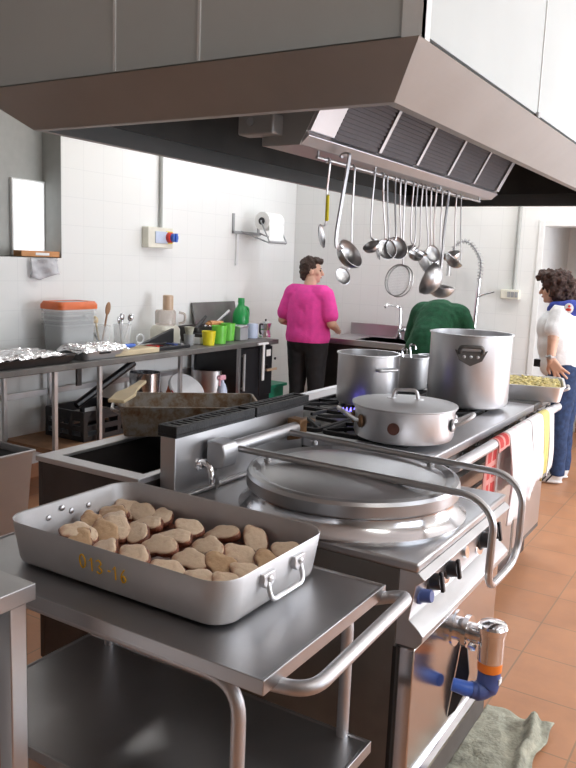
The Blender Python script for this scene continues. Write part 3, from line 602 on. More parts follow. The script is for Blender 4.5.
for sg,yy in ((1,.22),):
    for sx in (1,):
        g=G().tube(fillet([(  .168,-.07,.045),(.198,-.07,.058),(.198,.07,.058),(.168,.07,.045)],.02),.006,8); spart('handle',g,'aluminium_worn',T_,local=True)
        g=G().tube(fillet([(-.168,-.07,.045),(-.198,-.07,.058),(-.198,.07,.058),(-.168,.07,.045)],.02),.006,8); spart('handle',g,'aluminium_worn',T_,local=True)
g=G()
for k in range(640):
    x=rnd.uniform(-.145,.145); y=rnd.uniform(-.185,.185); z=.066+rnd.uniform(-.006,.010)
    g.ell((x,y,z),(.016*rnd.uniform(.6,1.1),.013*rnd.uniform(.6,1),.006),M.Rotation(rnd.uniform(0,6),3,'Z')@M.Rotation(rnd.uniform(-.4,.4),3,'X'),6,4)
g.loft([rrect(0,0,.30,.38,.03,.006),rrect(0,0,.318,.398,.03,.064)])
po=obj('sliced_potatoes',g,'potato',None,local=True); po.location=(pT.x,pT.y,rz+.001); po.rotation_euler=(0,0,R(14)); tag(po,'bed of yellow sliced potatoes filling the aluminium tray','potatoes',None,'stuff')
# towels on the rail
def towel(name,label,y0,y1,zl,mat,front=.0,thick=.004,back=.25,wav=.008,group=None,slant=0):
    prof=[]
    n=10
    for i in range(n): prof.append((RXX-.0235,RZZ-back*(1-i/n)))
    for i in range(9): a=PI-PI*i/8; prof.append((RXX+.0235*math.cos(a),RZZ+.0235*math.sin(a)))
    m=16
    for i in range(1,m+1): prof.append((RXX+.0245+front*math.sin(i/m*2.2),RZZ-zl*i/m))
    k=len(prof)-1
    def f(u,v):
        q=min(int(round(u*k)),k); x,z=prof[q]; h=max(0,(RZZ-z))
        y=y0+(y1-y0)*v; y+=slant*h*(v-.2) 
        w=wav*min(1,h*5)*(math.sin(v*11+y0*9)+.5*math.sin(v*23+1)+.4*math.sin(h*14+v*5))
        zz=z-(0.03*math.sin(v*5+1)*h/.4 if x>RXX else 0)
        return V((x+(abs(w)*.9+w*.6 if x>RXX else -abs(w)),y,zz))
    g=G().grid(f,k,26); o=obj(name,g,mat,None,loc=(RXX,(y0+y1)/2,RZZ-zl),flat=False,ang=80)
    s=o.modifiers.new('thick','SOLIDIFY'); s.thickness=thick
    return tag(o,label,'towel',group)
yt=[onx(x,y,RXX+.03).y for x,y in ((499,450),(512,430),(533,418),(537,416),(557,404))]
tg='towels on the range rail'
towel('kitchen_towel','red checked towel, leftmost on the range rail',2.97,3.12,.03,'towel_check',.0,.004,.27,.006,group=tg)
towel('kitchen_towel','long white towel with pink stains, middle one on the range rail',3.13,3.455,.35,'towel_pink',.015,.006,.25,.012,group=tg)
towel('kitchen_towel','plain white towel, second from the far end of the rail',3.47,3.67,.295,'towel_white',.012,.006,.2,.008,group=tg)
towel('kitchen_towel','narrow yellow towel hanging near far end of the range rail',3.68,3.79,.285,'towel_yellow',.008,.005,.2,.004,group=tg)
towel('kitchen_towel','narrow white towel hanging beside the yellow one, farthest along the rail',3.795,3.88,.285,'towel_white',.008,.005,.2,.005,group=tg)
# ================================================================== TROLLEY with the big pan
cz=.87; CX0,CX1,CY0,CY1=-1.62,-.678,1.068,1.582
TR=thing('service_trolley','steel two tier trolley under the big pan of meat','trolley',(-1.15,1.32,0))
def shelf(z,nm,x0,x1,y0,y1):
    g=G().loft([ring(x0,x1,y0,y1,z-.03),ring(x0,x1,y0,y1,z),ring(x0+.006,x1-.006,y0+.006,y1-.006,z),ring(x0+.01,x1-.01,y0+.01,y1-.01,z-.003),],c0=True); spart(nm,g,'steel_top',TR,ang=20,bev=.0015)
shelf(cz,'top_shelf',CX0,CX1,CY0,CY1); shelf(.483,'lower_shelf',CX0+.01,CX1-.004,CY0+.02,CY1-.02)
for y in (CY0+.035,CY1-.035):
    pts=[(CX0+.10,y,.12),(CX0+.10,y,cz-.045),(CX1-.075,y,cz-.045),(CX1-.075,y,.12)]
    g=G().tube(fillet(pts,.075,7),.0145,12); fr=spart('leg_frame',g,'steel_satin',TR)
for x in (CX0+.10,CX1-.075):
    for y in (CY0+.035,CY1-.035):
        g=G().cyl((x,y,.09),(x,y,.13),.012,seg=10).box(x-.018,y-.014,.06,x-.013,y+.014,.105).box(x+.013,y-.014,.06,x+.018,y+.014,.105).box(x-.018,y-.014,.095,x+.018,y+.014,.105); ca=spart('caster',g,'steel',TR)
        g=G().cyl((x-.012,y,.045),(x+.012,y,.045),.045,seg=20); spart('wheel',g,'grey_plastic',ca)
hp=[(CX1-.04,CY0+.03,cz-.042),(CX1+.07,CY0+.035,cz-.042),(CX1+.072,CY1-.01,cz-.005),(CX1-.04,CY1-.02,cz-.042)]
hp=[(CX1-.04,CY0+.06,cz-.042),(CX1+.064,CY0+.06,cz-.028),(CX1+.066,CY1-.0,cz-.006),(CX1-.04,CY1-.02,cz-.042)]
g=G().tube(fillet(hp,.06,7),.0145,12); spart('push_handle',g,'steel_satin',TR)
# pan
PX0,PX1,PY0,PY1=-1.483,-.826,1.15,1.572; pzb,ph=cz+.001,.104
pan=thing('roasting_pan','large aluminium roasting pan of browned meat on the trolley, marked 013-16','roasting pan',((PX0+PX1)/2,(PY0+PY1)/2,pzb))
cx,cy=(PX0+PX1)/2,(PY0+PY1)/2; w,d=PX1-PX0,PY1-PY0
fl=.012
ri=[rrect(cx,cy,w-2*fl-.03,d-2*fl-.03,.05,pzb,8),rrect(cx,cy,w-2*fl-.008,d-2*fl-.008,.055,pzb+.006,8),rrect(cx,cy,w-2*fl,d-2*fl,.06,pzb+.016,8),rrect(cx,cy,w,d,.065,pzb+ph,8),rrect(cx,cy,w-.002,d-.002,.064,pzb+ph+.002,8),rrect(cx,cy,w-.008,d-.008,.061,pzb+ph,8),rrect(cx,cy,w-2*fl-.008,d-2*fl-.008,.056,pzb+.012,8)]
pb=spart('body',G().loft(ri),'aluminium_worn',pan,ang=40)
for sg,xx in ((1,PX1-.006),(-1,PX0+.006)):
    yc=cy+.0
    for yy in (yc-.062,yc+.062):
        g=G()
        g.prism([(xx,yy-.022,pzb+.088),(xx,yy+.022,pzb+.088),(xx,yy+.022,pzb+.066),(xx,yy+.012,pzb+.055),(xx,yy-.012,pzb+.055),(xx,yy-.022,pzb+.066)],(sg*.014,0,0))
        g.lathe((xx+sg*.013,yy,pzb+.075),[(.009,0),(.008,.005),(.002,.007)],12,(sg,0,0))
        pl=spart('handle_lug',g,'aluminium',pan,bev=.003)
    g=G().tube(fillet([(xx+sg*.010,yc-.066,pzb+.07),(xx+sg*.022,yc-.066,pzb+.028),(xx+sg*.022,yc+.066,pzb+.028),(xx+sg*.010,yc+.066,pzb+.07)],.02),.0055,10); spart('handle',g,'aluminium',pl)
for yy,zz in ((cy-.075,.07),(cy,.07),(cy+.06,.07),(cy-.03,.085)): spart('rivet',G().lathe((PX0+.009,yy,pzb+zz),[(.008,0),(.007,.003),(.002,.005)],12,(1,0,0)),'aluminium',pan)
# hand painted 013-16 on the near side
def strokes(ch):
    n=14
    if ch=='0': return [[(.5+.42*math.cos(2*PI*k/n),.5+.5*math.sin(2*PI*k/n)) for k in range(n+1)]]
    if ch=='1': return [[(.25,.75),(.55,1),(.55,0)]]
    if ch=='3': return [[(.1,.9),(.45,1),(.8,.78),(.42,.53),(.85,.27),(.45,0),(.05,.12)]]
    if ch=='-': return [[(.25,.48),(.6,.48)]]
    if ch=='6': return [[(.7,.98),(.3,.65),(.15,.3),(.42,0),(.8,.22),(.5,.5),(.2,.32)]]
xa=ony(79,549,PY0+.004); xb=ony(127,567,PY0+.004); 
g=G(); L=xb.x-xa.x; hh=.026
slope=(xb.z-xa.z)
for k,(ch,u) in enumerate((('0',0),('1',.19),('3',.36),('-',.57),('1',.68),('6',.85))):
    for st in strokes(ch):
        pts=[]
        for a,b in st:
            X=xa.x+L*(u+.14*a); z=pzb+.062+hh*(b-.5)*1.2-.006*u; ins=fl*(1-(z-pzb)/ph)
            pts.append(V((X,PY0+ins-.0005,z)))
        g.tube(smooth(pts,3) if len(pts)>3 else pts,.0017,6)
o=spart('marking',g,'marker_orange',pan); o['label']='orange hand-painted 013-16'
# meat
g=G().loft([rrect(cx,cy,w-.05,d-.05,.04,pzb+.013,6),rrect(cx,cy,w-.046,d-.046,.042,pzb+.022,6)]); mj=obj('meat_juice',g,'meat_juice',None,loc=(cx,cy,pzb+.013)); tag(mj,'thin layer of dark meat juice in the pan under the browned slices','meat juice',None,'stuff')
P1=[(126,500),(108,506),(115,513),(143.5,506),(164,510),(189,521),(223,527),(258,534),(288,545)]
P2=[(92,517),(117,520),(147,518.5),(176,531),(209,541),(241,550),(268,557)]
P3=[(79,526),(106,525),(137,526),(159,539),(190,553),(222,559.5),(249,567.5)]
P4=[(78,532),(105,544),(135,551),(167,563),(202,573),(229,579)]
ROW=[('the back row',P1),('the second row from the back',P2),('the third row from the back',P3),('the front row along the numbered side',P4)]
ORD=['first','second','third','fourth','fifth','sixth','seventh','eighth','ninth']
meats=[]
def meat_proto(seed):
    rr=random.Random(seed); g=G(); bmesh.ops.create_icosphere(g.b,subdivisions=4,radius=1)
    ph_=rr.uniform(0,9)
    for v in g.b.verts:
        p=v.co.copy(); a=math.atan2(p.y,p.x); rad=1+.10*math.sin(2*a+ph_)+.10*math.sin(3*a+ph_*2)+.06*math.sin(5*a+ph_*3)+.09*noise.noise(p*2.2+V((seed,0,0)))
        zz=math.copysign(abs(p.z)**.42,p.z); rr2=math.hypot(p.x,p.y); k=(rr2**.8)/max(rr2,1e-4) if rr2>1e-4 else 1
        bumpz=.10*noise.noise(p*2.5+V((0,seed,3)))+.05*noise.noise(p*6+V((0,seed,3)))
        v.co=V((p.x*k*.050*rad+.010*(p.y*p.y-.4)*(1 if seed%2 else -1),p.y*k*.034*rad,(zz*.62+bumpz*.6)*.019))
    me=bpy.data.meshes.new('browned_meat_slice'); g.b.to_mesh(me); g.b.free(); me.shade_smooth()
    rings=[]
    for fr,z in ((.90,-.0125),(1.0,-.009),(1.055,-.002),(1.03,.0035),(.97,.005)):
        rg=[]
        for q in range(40):
            a=2*PI*q/40; x,y=math.cos(a),math.sin(a)
            rad=1+.10*math.sin(2*a+ph_)+.10*math.sin(3*a+ph_*2)+.06*math.sin(5*a+ph_*3)+.09*noise.noise(V((x,y,0))*2.2+V((seed,0,0)))
            rad*=fr*(1+.04*noise.noise(V((x*4,y*4,seed))))
            rg.append((x*.050*rad+.010*(y*y-.4)*(1 if seed%2 else -1),y*.034*rad,z+.002*noise.noise(V((x*3,y*3,seed+5)))))
        rings.append(rg)
    h=G().loft(rings); bmesh.ops.recalc_face_normals(h.b,faces=h.b.faces[:]); mr=bpy.data.meshes.new('rind'); h.b.to_mesh(mr); h.b.free(); mr.shade_smooth(); mr.materials.append(MT['meat_rind']); RIND.append(mr)
    return me
RIND=[]
MM=[meat_proto(i) for i in range(5)]
for i,m in enumerate(MM): m.materials.append(MT['meat_pale' if i<3 else 'meat_seared'])
for ri_,(rn,pts) in enumerate(ROW):
    for k,(x,y) in enumerate(pts):
        zt_=pzb+.06+.004*((k+ri_)%3); p=onz(x,y,zt_)
        p.x=min(max(p.x,PX0+.062),PX1-.060); p.y=min(max(p.y,PY0+.055),PY1-.052)
        j=rnd.choice((0,1,2,0,1,2,3)) if x>125 else rnd.choice((3,4,0))
        o=bpy.data.objects.new('browned_meat_slice',MM[j]); C.objects.link(o)
        yawm=R(-18)+rnd.uniform(-.45,.45); tl=R(-20)+rnd.uniform(-.25,.15)
        o.matrix_world=M.Translation(p-V((0,0,.018)))@M.Rotation(rnd.uniform(-.25,.2),4,'Y')@M.Rotation(-tl,4,'X')@M.Rotation(yawm,4,'Z')@M.Scale(rnd.uniform(.86,1.0),4)
        rd=bpy.data.objects.new('rind',RIND[j]); C.objects.link(rd); rd.parent=o
        n=len(pts)
        pos='leftmost' if k==0 else ('rightmost' if k==n-1 else ORD[k]+' from the left')
        tag(o,'browned meat slice, %s in %s'%(pos,rn),'meat','meat slices in the pan')
# steel table, bottom left
tz=.95; tc=onz(36,583,tz)
TB=thing('work_table','steel table corner at the left edge of the photo, in front of the trolley','table',(tc.x-.35,tc.y-.5,0))
g=G().box(tc.x-.7,tc.y-1.0,tz-.035,tc.x,tc.y,tz); spart('tabletop',g,'steel',TB,bev=.002)
for x in (tc.x-.05,tc.x-.69):
    for y in (tc.y-.055,tc.y-.99): g=G().box(x,y,.0,x+.04,y+.04,tz-.035); spart('leg',g,'steel',TB,bev=.003)
g=G().box(tc.x-.62,tc.y-.9,.0,tc.x-.09,tc.y-.125,tz-.2); o=obj('storage_bin',g,'white_plastic',None,loc=(tc.x-.35,tc.y-.5,0),bev=.01); tag(o,'white plastic bin under the steel table at the left edge','bin')
# ================================================================== LEFT COUNTER
tz=.9; CXF=-3.75; Y0,Y1=2.55,5.95
W=thing('work_counter','long steel work counter along the left wall','counter',(-4.05,4.3,0))
g=G().box(XL+.005,Y0,tz-.04,CXF,Y1,tz); spart('worktop',g,'steel_grubby',W,bev=.004)
for y in (2.62,3.36,3.75,4.6,5.38): 
    for x in (CXF-.06,XL+.05): g=G().box(x,y,0,x+.026,y+.026,tz-.04); spart('leg',g,'steel',W)
g=G().box(XL+.04,3.38,.30,CXF-.03,5.4,.335); o=spart('lower_shelf',g,'brown_wood',W,bev=.003); o['label']='brown lower shelf'
g=G().box(XL+.04,3.40,.60,XL+.06,5.4,.64); spart('rear_brace',g,'steel',W)
g=G().box(CXF-.06,3.56,tz-.16,CXF-.045,3.60,tz-.04); spart('hook',g,'black_metal',W)
# dark undercounter cabinet
c0,c1=5.40,5.93
FR=thing('cabinet','dark undercounter cabinet with long pale door handle, below the counter end','cabinet',(-4.05,5.8,0))
g=G().box(XL+.03,c0,.05,CXF-.07,c1,tz-.045); spart('body',g,'black_plastic',FR,bev=.004)
for k,(a,b,z0,z1) in enumerate(((c0+.01,c0+.31,.1,tz-.06),(c0+.32,c1-.01,.40,tz-.06))):
    g=G().box(CXF-.07,a,z0,CXF-.045,b,z1); d=spart('door',g,'black_plastic',FR,bev=.004)
    yy=a+.03 if k==0 else a+.04
    if k==0:
        g=G().cyl((CXF-.02,yy,.48),(CXF-.02,yy,.80),.012,seg=10).cyl((CXF-.045,yy,.5),(CXF-.02,yy,.5),.008,seg=8).cyl((CXF-.045,yy,.78),(CXF-.02,yy,.78),.008,seg=8); o=spart('handle',g,'grey_plastic',d)
    else:
        g=G().box(CXF-.045,b-.10,z1-.09,CXF-.043,b-.03,z1-.03); o=spart('label_plate',g,'paper',d); o['label']='small white label'
        g=G().cyl((CXF-.045,yy+.05,.66),(CXF-.03,yy+.05,.66),.016).cyl((CXF-.045,yy+.20,.72),(CXF-.035,yy+.20,.72),.012); spart('knob',g,'steel_polished',d)
        g=G().box(CXF-.045,yy+.06,.615,CXF-.028,yy+.22,.635); spart('latch',g,'tan_plastic',d)
tb=thing('towel_bar','white towel bar on the dark cabinet edge under the counter','towel bar',(CXF,5.7,tz-.02))
g=G().box(CXF-.004,5.60,tz-.03,CXF+.016,5.76,tz-.012); spart('bar',g,'white_plastic',tb)
g=G().box(CXF+.001,5.68,.55,CXF+.012,5.71,tz-.03); spart('strip',g,'white_plastic',tb)
g=G().box(XL+.05,6.0,.40,-3.93,6.42,.43); g.box(XL+.05,6.0,0,XL+.1,6.42,.40); g.box(-4.0,6.03,0,-3.96,6.40,.40); o=obj('bench',g,'teal_plastic',None,loc=(-4.0,6.25,0),bev=.004); tag(o,'low green topped bench just past the dark cabinet','bench')
# -------- counter items. helper: point on counter from pixel column at a depth X
def cp(x,X,y=345): p=onx(x,y,X); return V((X,p.y,tz))
def foil(name,label,x0,x1,y0,y1,z,amp,par=None,seed=0,drop=.05):
    def f(u,v):
        x=x0+(x1-x0)*u; y=y0+(y1-y0)*v; e=max(abs(u-.5),abs(v-.5))*2
        p=V((x*14,y*14,seed)); h=amp*(noise.noise(p)+.7*noise.noise(p*2.3)+.5*noise.noise(p*5))
        return V((x+.3*h,y+.3*h,z+h-(drop*max(0,e-.86)/.14)))
    g=G().grid(f,44,44); o=spart(name,g,'foil',par,flat=True) if par else None
    s=o.modifiers.new('thick','SOLIDIFY'); s.thickness=.0015; o['label']=label; return o
a=thing('baking_tray','dark shallow baking tray half covered with crumpled foil, nearest on the left counter','baking tray',(-4.0,3.2,tz))
g=G().loft([rrect(-4.0,3.21,.42,.64,.05,tz+.001),rrect(-4.0,3.21,.46,.70,.06,tz+.05),rrect(-4.0,3.21,.45,.69,.055,tz+.05),rrect(-4.0,3.21,.41,.63,.045,tz+.006)]); spart('body',g,'steel_dark',a)
foil('foil_cover','crumpled foil cover',-4.22,-3.86,2.88,3.54,tz+.062,.014,a,3,.02)
b=thing('baking_tray','silver tray under crumpled foil between dark tray and chopping board','baking tray',(-4.0,3.85,tz))
g=G().loft([rrect(-3.905,3.82,.20,.36,.05,tz+.001),rrect(-3.905,3.82,.24,.42,.06,tz+.07),rrect(-3.905,3.82,.23,.41,.055,tz+.07),rrect(-3.905,3.82,.19,.35,.045,tz+.006)]); spart('body',g,'steel_satin',b)
foil('foil_cover','crumpled foil cover',-4.035,-3.775,3.60,4.04,tz+.085,.014,b,8,.03)
g=G().tube(fillet([(-3.81,3.76,tz+.05),(-3.79,3.76,tz+.04),(-3.79,3.86,tz+.04),(-3.81,3.86,tz+.05)],.01),.006,8); spart('handle',g,'black_metal',b)
# nested clear tubs with the orange lid
yA,yB=onx(40,330,-4.2).y,onx(87,330,-4.2).y; yc=(yA+yB)/2+.02; L=(yB-yA)*.82
for k in range(4):
    z=tz+.001+k*.034
    t=thing('storage_tub','clear plastic storage tub, %s of the nested stack of four'%('lowest','second from the bottom','third from the bottom','topmost')[k],'tub',(-4.17,yc,z),0,'nested clear tubs')
    hh=.20; wv=.003; w_=.22
    ri=[rrect(0,0,w_-.035,L-.055,.03,0),rrect(0,0,w_-.015,L-.03,.04,hh),rrect(0,0,w_+.005,L,.045,hh),rrect(0,0,w_+.005,L,.045,hh+.012),rrect(0,0,w_-.018,L-.034,.04,hh+.012),rrect(0,0,w_-.041,L-.061,.03,.003)]
    spart('body',G().loft(ri),'clear_plastic',t,local=True)
zt2=tz+.001+3*.034+.213
t=thing('tub_lid','orange plastic lid with clear top resting on the clear tub stack','lid',(-4.17,yc,zt2))
g=G().loft([rrect(0,0,.225,L+.01,.04,.0),rrect(0,0,.225,L+.01,.04,.03),rrect(0,0,.205,L-.02,.04,.052),rrect(0,0,.15,L-.09,.03,.052),rrect(0,0,.15,L-.09,.03,.046),rrect(0,0,.20,L-.03,.04,.0)],closed=True); spart('rim',g,'orange_plastic',t,local=True)
g=G().loft([rrect(0,0,.155,L-.085,.03,.044),rrect(0,0,.155,L-.085,.03,.049)]); o=spart('window',g,'grey_plastic',t,local=True)
# utensil jars
def jar(px_,lab,r=.068,h=.19,X=-4.12):
    c=cp(px_,X); t=thing('utensil_jar',lab,'jar',tuple(c),0,'utensil jars on the counter')
    spart('body',G().lathe((0,0,0),[(.001,0),(r*.86,0),(r,h),(r-.003,h),(r*.86-.003,.004),(.001,.004)],28),'clear_plastic',t,local=True); return c
def stick(name,lab,cat,a,b,mat,head=None,r=.007,hm=None):
    t=thing(name,lab,cat,tuple(a),0,'utensils in the jars'); spart('handle',G().cyl(a,b,r,seg=8),mat,t)
    if head:
        d=(V(b)-V(a)).normalized(); rot=d.to_track_quat('Z','Y').to_matrix(); spart('head',G().ell(V(b)+d*head[2]*.8,head,rot,12,8),hm or mat,t)
j1=jar(101,'left clear jar of kitchen utensils beside the tub stack'); j2=jar(122,'right clear jar of metal utensils beside the chopping board')
stick('wooden_spatula','brown wooden spatula standing tallest in left utensil jar','spatula',j1+V((0,0,.02)),j1+V((.0,.06,.27)),'brown_wood',(.012,.024,.05))
stick('spoon','pale spoon leaning left in the left utensil jar','spoon',j1+V((0,-.01,.02)),j1+V((.02,-.07,.21)),'pale_wood',(.02,.02,.03))
stick('whisk','steel whisk leaning out of the left utensil jar','whisk',j1+V((0.02,0,.02)),j1+V((-.02,-.10,.20)),'steel',(.02,.02,.045))
for k,(dx,dy,h) in enumerate(((.02,-.05,.2),(0,.0,.22),(.03,.05,.215),(-.03,.03,.20))):
    stick('spoon','steel spoon standing in right utensil jar, %s'%('leaning farthest left','upright in the middle','leaning farthest right','leaning to the wall')[k],'spoon',j2+V((0,0,.02)),j2+V((dx,dy,h)),'steel_polished',(.012,.024,.03),.005)
c=cp(127,-3.9); bd=G().box(c.x-.12,c.y-.22,tz+.001,c.x+.10,c.y+.24,tz+.036); o=obj('chopping_board',bd,'board_wood',None,loc=(c.x,c.y,tz),bev=.004); tag(o,'thick pale wooden chopping board on the left counter','chopping board')
t=thing('kitchen_knife','long kitchen knife with blue handle lying across the chopping board','knife',(c.x-.02,c.y,tz+.038))
g=G().tube([c+V((0,-.15,.052)),c+V((0,-.08,.053)),c+V((0,.05,.055)),c+V((0,.08,.055))],[.010,.016,.015,.011],10); spart('handle',g,'blue_plastic',t)
g=G().prism([c+V((-.02,.08,.050)),c+V((.02,.08,.050)),c+V((.012,.40,.05)),c+V((-.02,.46,.05))],(0,0,.003)); spart('blade',g,'steel_polished',t)
c=cp(140,-4.05); o=obj('ring_mold',G().tube([c+V((0,math.cos(2*PI*k/20)*.04,.075+math.sin(2*PI*k/20)*.035)) for k in range(20)],.006,8,True).box(c.x-.02,c.y-.04,tz+.001,c.x+.02,c.y+.04,tz+.045),'white_plastic',None,loc=tuple(c)); tag(o,'small white ring handled holder behind the knife blade','holder')
# food processor
c=cp(165,-4.15); t=thing('food_processor','food processor with white base and tall tan feed tube','food processor',tuple(c))
g=G().loft([rrect(c.x,c.y,.16,.22,.03,tz+.001),rrect(c.x,c.y,.16,.22,.03,tz+.12),rrect(c.x,c.y,.14,.18,.03,tz+.15)]); spart('base',g,'cream_plastic',t)
g=G().lathe((c.x,c.y,tz+.151),[(.075,0),(.085,.01),(.085,.11),(.075,.125),(.002,.125)],32); bw=spart('bowl',g,'smoke_plastic',t)
g=G().lathe((c.x,c.y+.03,tz+.276),[(.043,0),(.043,.115),(.034,.118),(.034,.12),(.002,.12)],24); spart('feed_tube',g,'tan_plastic',t)
g=G().tube(fillet([(c.x+.09,c.y+.06,tz+.17),(c.x+.13,c.y+.09,tz+.18),(c.x+.13,c.y+.09,tz+.25),(c.x+.09,c.y+.06,tz+.26)],.02),.01,8); spart('handle',g,'smoke_plastic',bw)
# black tray propped in front
c=cp(166,-3.92); t=thing('knife_case','open black case tilted in front of the food processor','case',tuple(c))
g=G().prism([c+V((-.12,-.20,.03)),c+V((-.12,.20,.14)),c+V((-.12,.20,.01)),c+V((-.12,-.20,.002))],(.03,0,0)); spart('lid',g,'black_plastic',t,bev=.004)
g=G().box(c.x-.085,c.y-.2,tz+.001,c.x+.08,c.y+.2,tz+.025); spart('tray',g,'black_plastic',t,bev=.003)
for k in range(5):
    g=G().box(c.x-.06+.005*k,c.y-.16+k*.07,tz+.026,c.x+.05,c.y-.13+k*.07,tz+.036); o=spart('tool',g,('red_plastic','steel_polished','steel_polished','navy_plastic','steel')[k],t)
def tumbler(name,px_,X,r0,r1,h,mat,label,cat,lid=None):
    c=cp(px_,X); t=thing(name,label,cat,tuple(c)); 
    spart('body',G().lathe((0,0,.001),[(.001,0),(r0,0),(r1,h),(r1-.003,h),(r0-.003,.004),(.001,.004)],28),mat,t,local=True); return t
t=tumbler('brush_pot',189,-3.95,.035,.045,.09,'grey_plastic','grey pot of brushes left of the yellow tumbler','pot')
g=G().lathe((0,0,.02),[(.03,0),(.03,.08),(.041,.13),(.002,.135)],16); spart('bristles',g,'mat_cloth',t,local=True)
c=cp(198,-4.0); t=thing('scale','small white box with black top behind the yellow tumbler','box',tuple(c)); spart('body',G().box(-.07,-.06,.001,.07,.07,.055),'white_plastic',t,local=True,bev=.005); spart('top',G().box(-.06,-.05,.055,.06,.06,.085),'black_plastic',t,local=True,bev=.005)
tumbler('tumbler',208.5,-3.86,.046,.058,.115,'yellow_plastic','opaque yellow plastic tumbler on the counter edge','tumbler')
tumbler('tumbler',219,-3.88,.055,.065,.15,'lime_plastic','lime green plastic tumbler next to the yellow one','tumbler')
tumbler('tumbler',227.5,-3.98,.055,.065,.15,'lime_plastic','lime green plastic tumbler on the right, behind the other green one','tumbler')
p0,p1=onx(194,320,-4.3),onx(237,300,-4.3)
t=thing('steel_panel','shiny steel tray leaning upright against the wall behind the green tumblers','tray',(-4.3,(p0.y+p1.y)/2,tz))
g=G().prism([(-4.26,p0.y,tz+.002),(-4.26,p1.y,tz+.002),(-4.325,p1.y,1.21),(-4.325,p0.y,1.21)],(-.012,0,0)); spart('panel',g,'steel_grubby',t,bev=.003)
# heap of dark utensils and tools behind the tumblers
c=cp(205,-4.12); t=thing('utensil_tray','dark metal tray heaped with tools behind the tumblers','tray',tuple(c))
spart('body',G().loft([rrect(c.x,c.y,.18,.46,.03,tz+.001),rrect(c.x,c.y,.22,.52,.04,tz+.13),rrect(c.x,c.y,.21,.51,.035,tz+.13),rrect(c.x,c.y,.17,.45,.03,tz+.008)]),'steel_dark',t)
for k,(lab,nm,q0,q1,m) in enumerate((('black handled cleaver sticking up left from the dark tool tray','cleaver',(.0,-.14,.10),(.02,-.02,.21),'black_plastic'),('bright steel ladle handle slanting up right from the dark tool tray','ladle',(.03,.05,.12),(.03,.30,.245),'steel_polished'),('wooden rolling pin lying across the dark tool tray','rolling pin',(.05,-.05,.15),(.04,.22,.135),'orange_wood'))):
    a=c+V(q0); b=c+V(q1); u=thing(nm.replace(' ','_'),lab,nm,tuple(a),0); spart('handle',G().tube([a,a.lerp(b,.3),a.lerp(b,.7),b],[.012,.016,.016,.011] if k!=1 else [.010,.009,.012,.014],10),m,u)
    if k==0: spart('blade',G().box(a.x-.002,a.y-.09,a.z-.05,a.x+.002,a.y+.03,a.z+.02),'steel',u)
    if k==1: spart('bowl',G().ell(a-V((0,.03,.0)),(.05,.05,.03)),'steel_polished',u)
    if k==2: spart('roller',G().cyl(a.lerp(b,.15),a.lerp(b,.85),.026,seg=16),'orange_wood',u)
c=cp(240,-4.16); t=thing('detergent_bottle','green plastic bottle with handle at the corner end of the counter','bottle',tuple(c))
g=G().lathe((0,0,.001),[(.001,0),(.075,0),(.078,.01),(.078,.17),(.07,.22),(.04,.27),(.03,.29),(.03,.31),(.002,.31)],28); spart('body',g,'green_plastic',t,local=True)
spart('cap',G().lathe((0,0,.311),[(.033,0),(.03,.04),(.002,.042)],20),'green_plastic',t,local=True)
g=G().tube(smooth([(0,.05,.27),(0,.11,.25),(0,.12,.18),(0,.075,.12)],5),.012,8); spart('handle',g,'green_plastic',t,local=True)
spart('paper_label',G().lathe((0,0,.03),[(.0785,0),(.0795,.0),(.0795,.08),(.0785,.08)],28),'white_plastic',t,local=True)
c=cp(240,-3.95); t=thing('metal_box','small dull metal tin in front of the green bottle','tin',tuple(c)); spart('body',G().box(-.05,-.07,.001,.05,.05,.11),'grey_plastic',t,local=True,bev=.004); spart('lid',G().box(-.053,-.073,.111,.053,.053,.125),'steel_satin',t,local=True,bev=.003)
c=cp(252,-3.97); t=thing('plastic_canister','pale blue plastic canister between metal tin and coffee pot','canister',tuple(c)); spart('body',G().lathe((0,0,.001),[(.001,0),(.05,0),(.052,.11),(.046,.13),(.002,.13)],24),'pale_blue_plastic',t,local=True)
c=cp(265,-3.95); t=thing('coffee_pot','silver coffee pot with black handle at the right end of the counter','coffee pot',tuple(c))
g=G().lathe((0,0,.001),[(.001,0),(.058,0),(.045,.06),(.043,.065),(.06,.13),(.04,.14),(.012,.15),(.002,.155)],8); spart('body',g,'chrome',t,local=True,ang=15)
g=G().tube(fillet([(0,-.045,.12),(0,-.095,.125),(0,-.095,.05),(0,-.075,.035)],.02),.010,8); spart('handle',g,'black_plastic',t,local=True)
spart('knob',G().ell((0,0,.160),.010),'black_plastic',t,local=True)
# -------- below the counter
sz=.336
def sp(x,X,y=395): p=onx(x,y,X); return V((X,p.y,sz))
def crate(loc,w,d,h,lab,rot=0):
    t=thing('crate',lab,'crate',loc,rot,'black crates under the counter'); g=G().box(-w/2,-d/2,0,w/2,d/2,.012)
    for z in (0,.07,.14,h-.03):
        for s in (-1,1): g.box(s*w/2-.008,-d/2,z,s*w/2+.008,d/2,z+.035).box(-w/2,s*d/2-.008,z,w/2,s*d/2+.008,z+.035)
    for s in (-1,1):
        for q in (-1,-.33,.33,1): g.box(s*w/2-.009,q*d/2*.96-.015,0,s*w/2+.009,q*d/2*.96+.015,h).box(q*w/2*.96-.015,s*d/2-.009,0,q*w/2*.96+.015,s*d/2+.009,h)
    spart('body',g,'black_plastic',t,local=True,ang=30); return t
p=sp(92,-4.02); crate((p.x,p.y+.0,sz),.36,.50,.20,'black slatted plastic crate under the counter, behind the thin leg')
g=G().tube([(-4.05,p.y-.12,sz+.21),(-3.98,p.y+.38,tz-.09)],.028,10); o=obj('drain_pipe',g,'black_plastic',None,loc=(-4.05,p.y-.1,sz+.2)); tag(o,'dark pipe slanting up under the counter to the right','pipe')
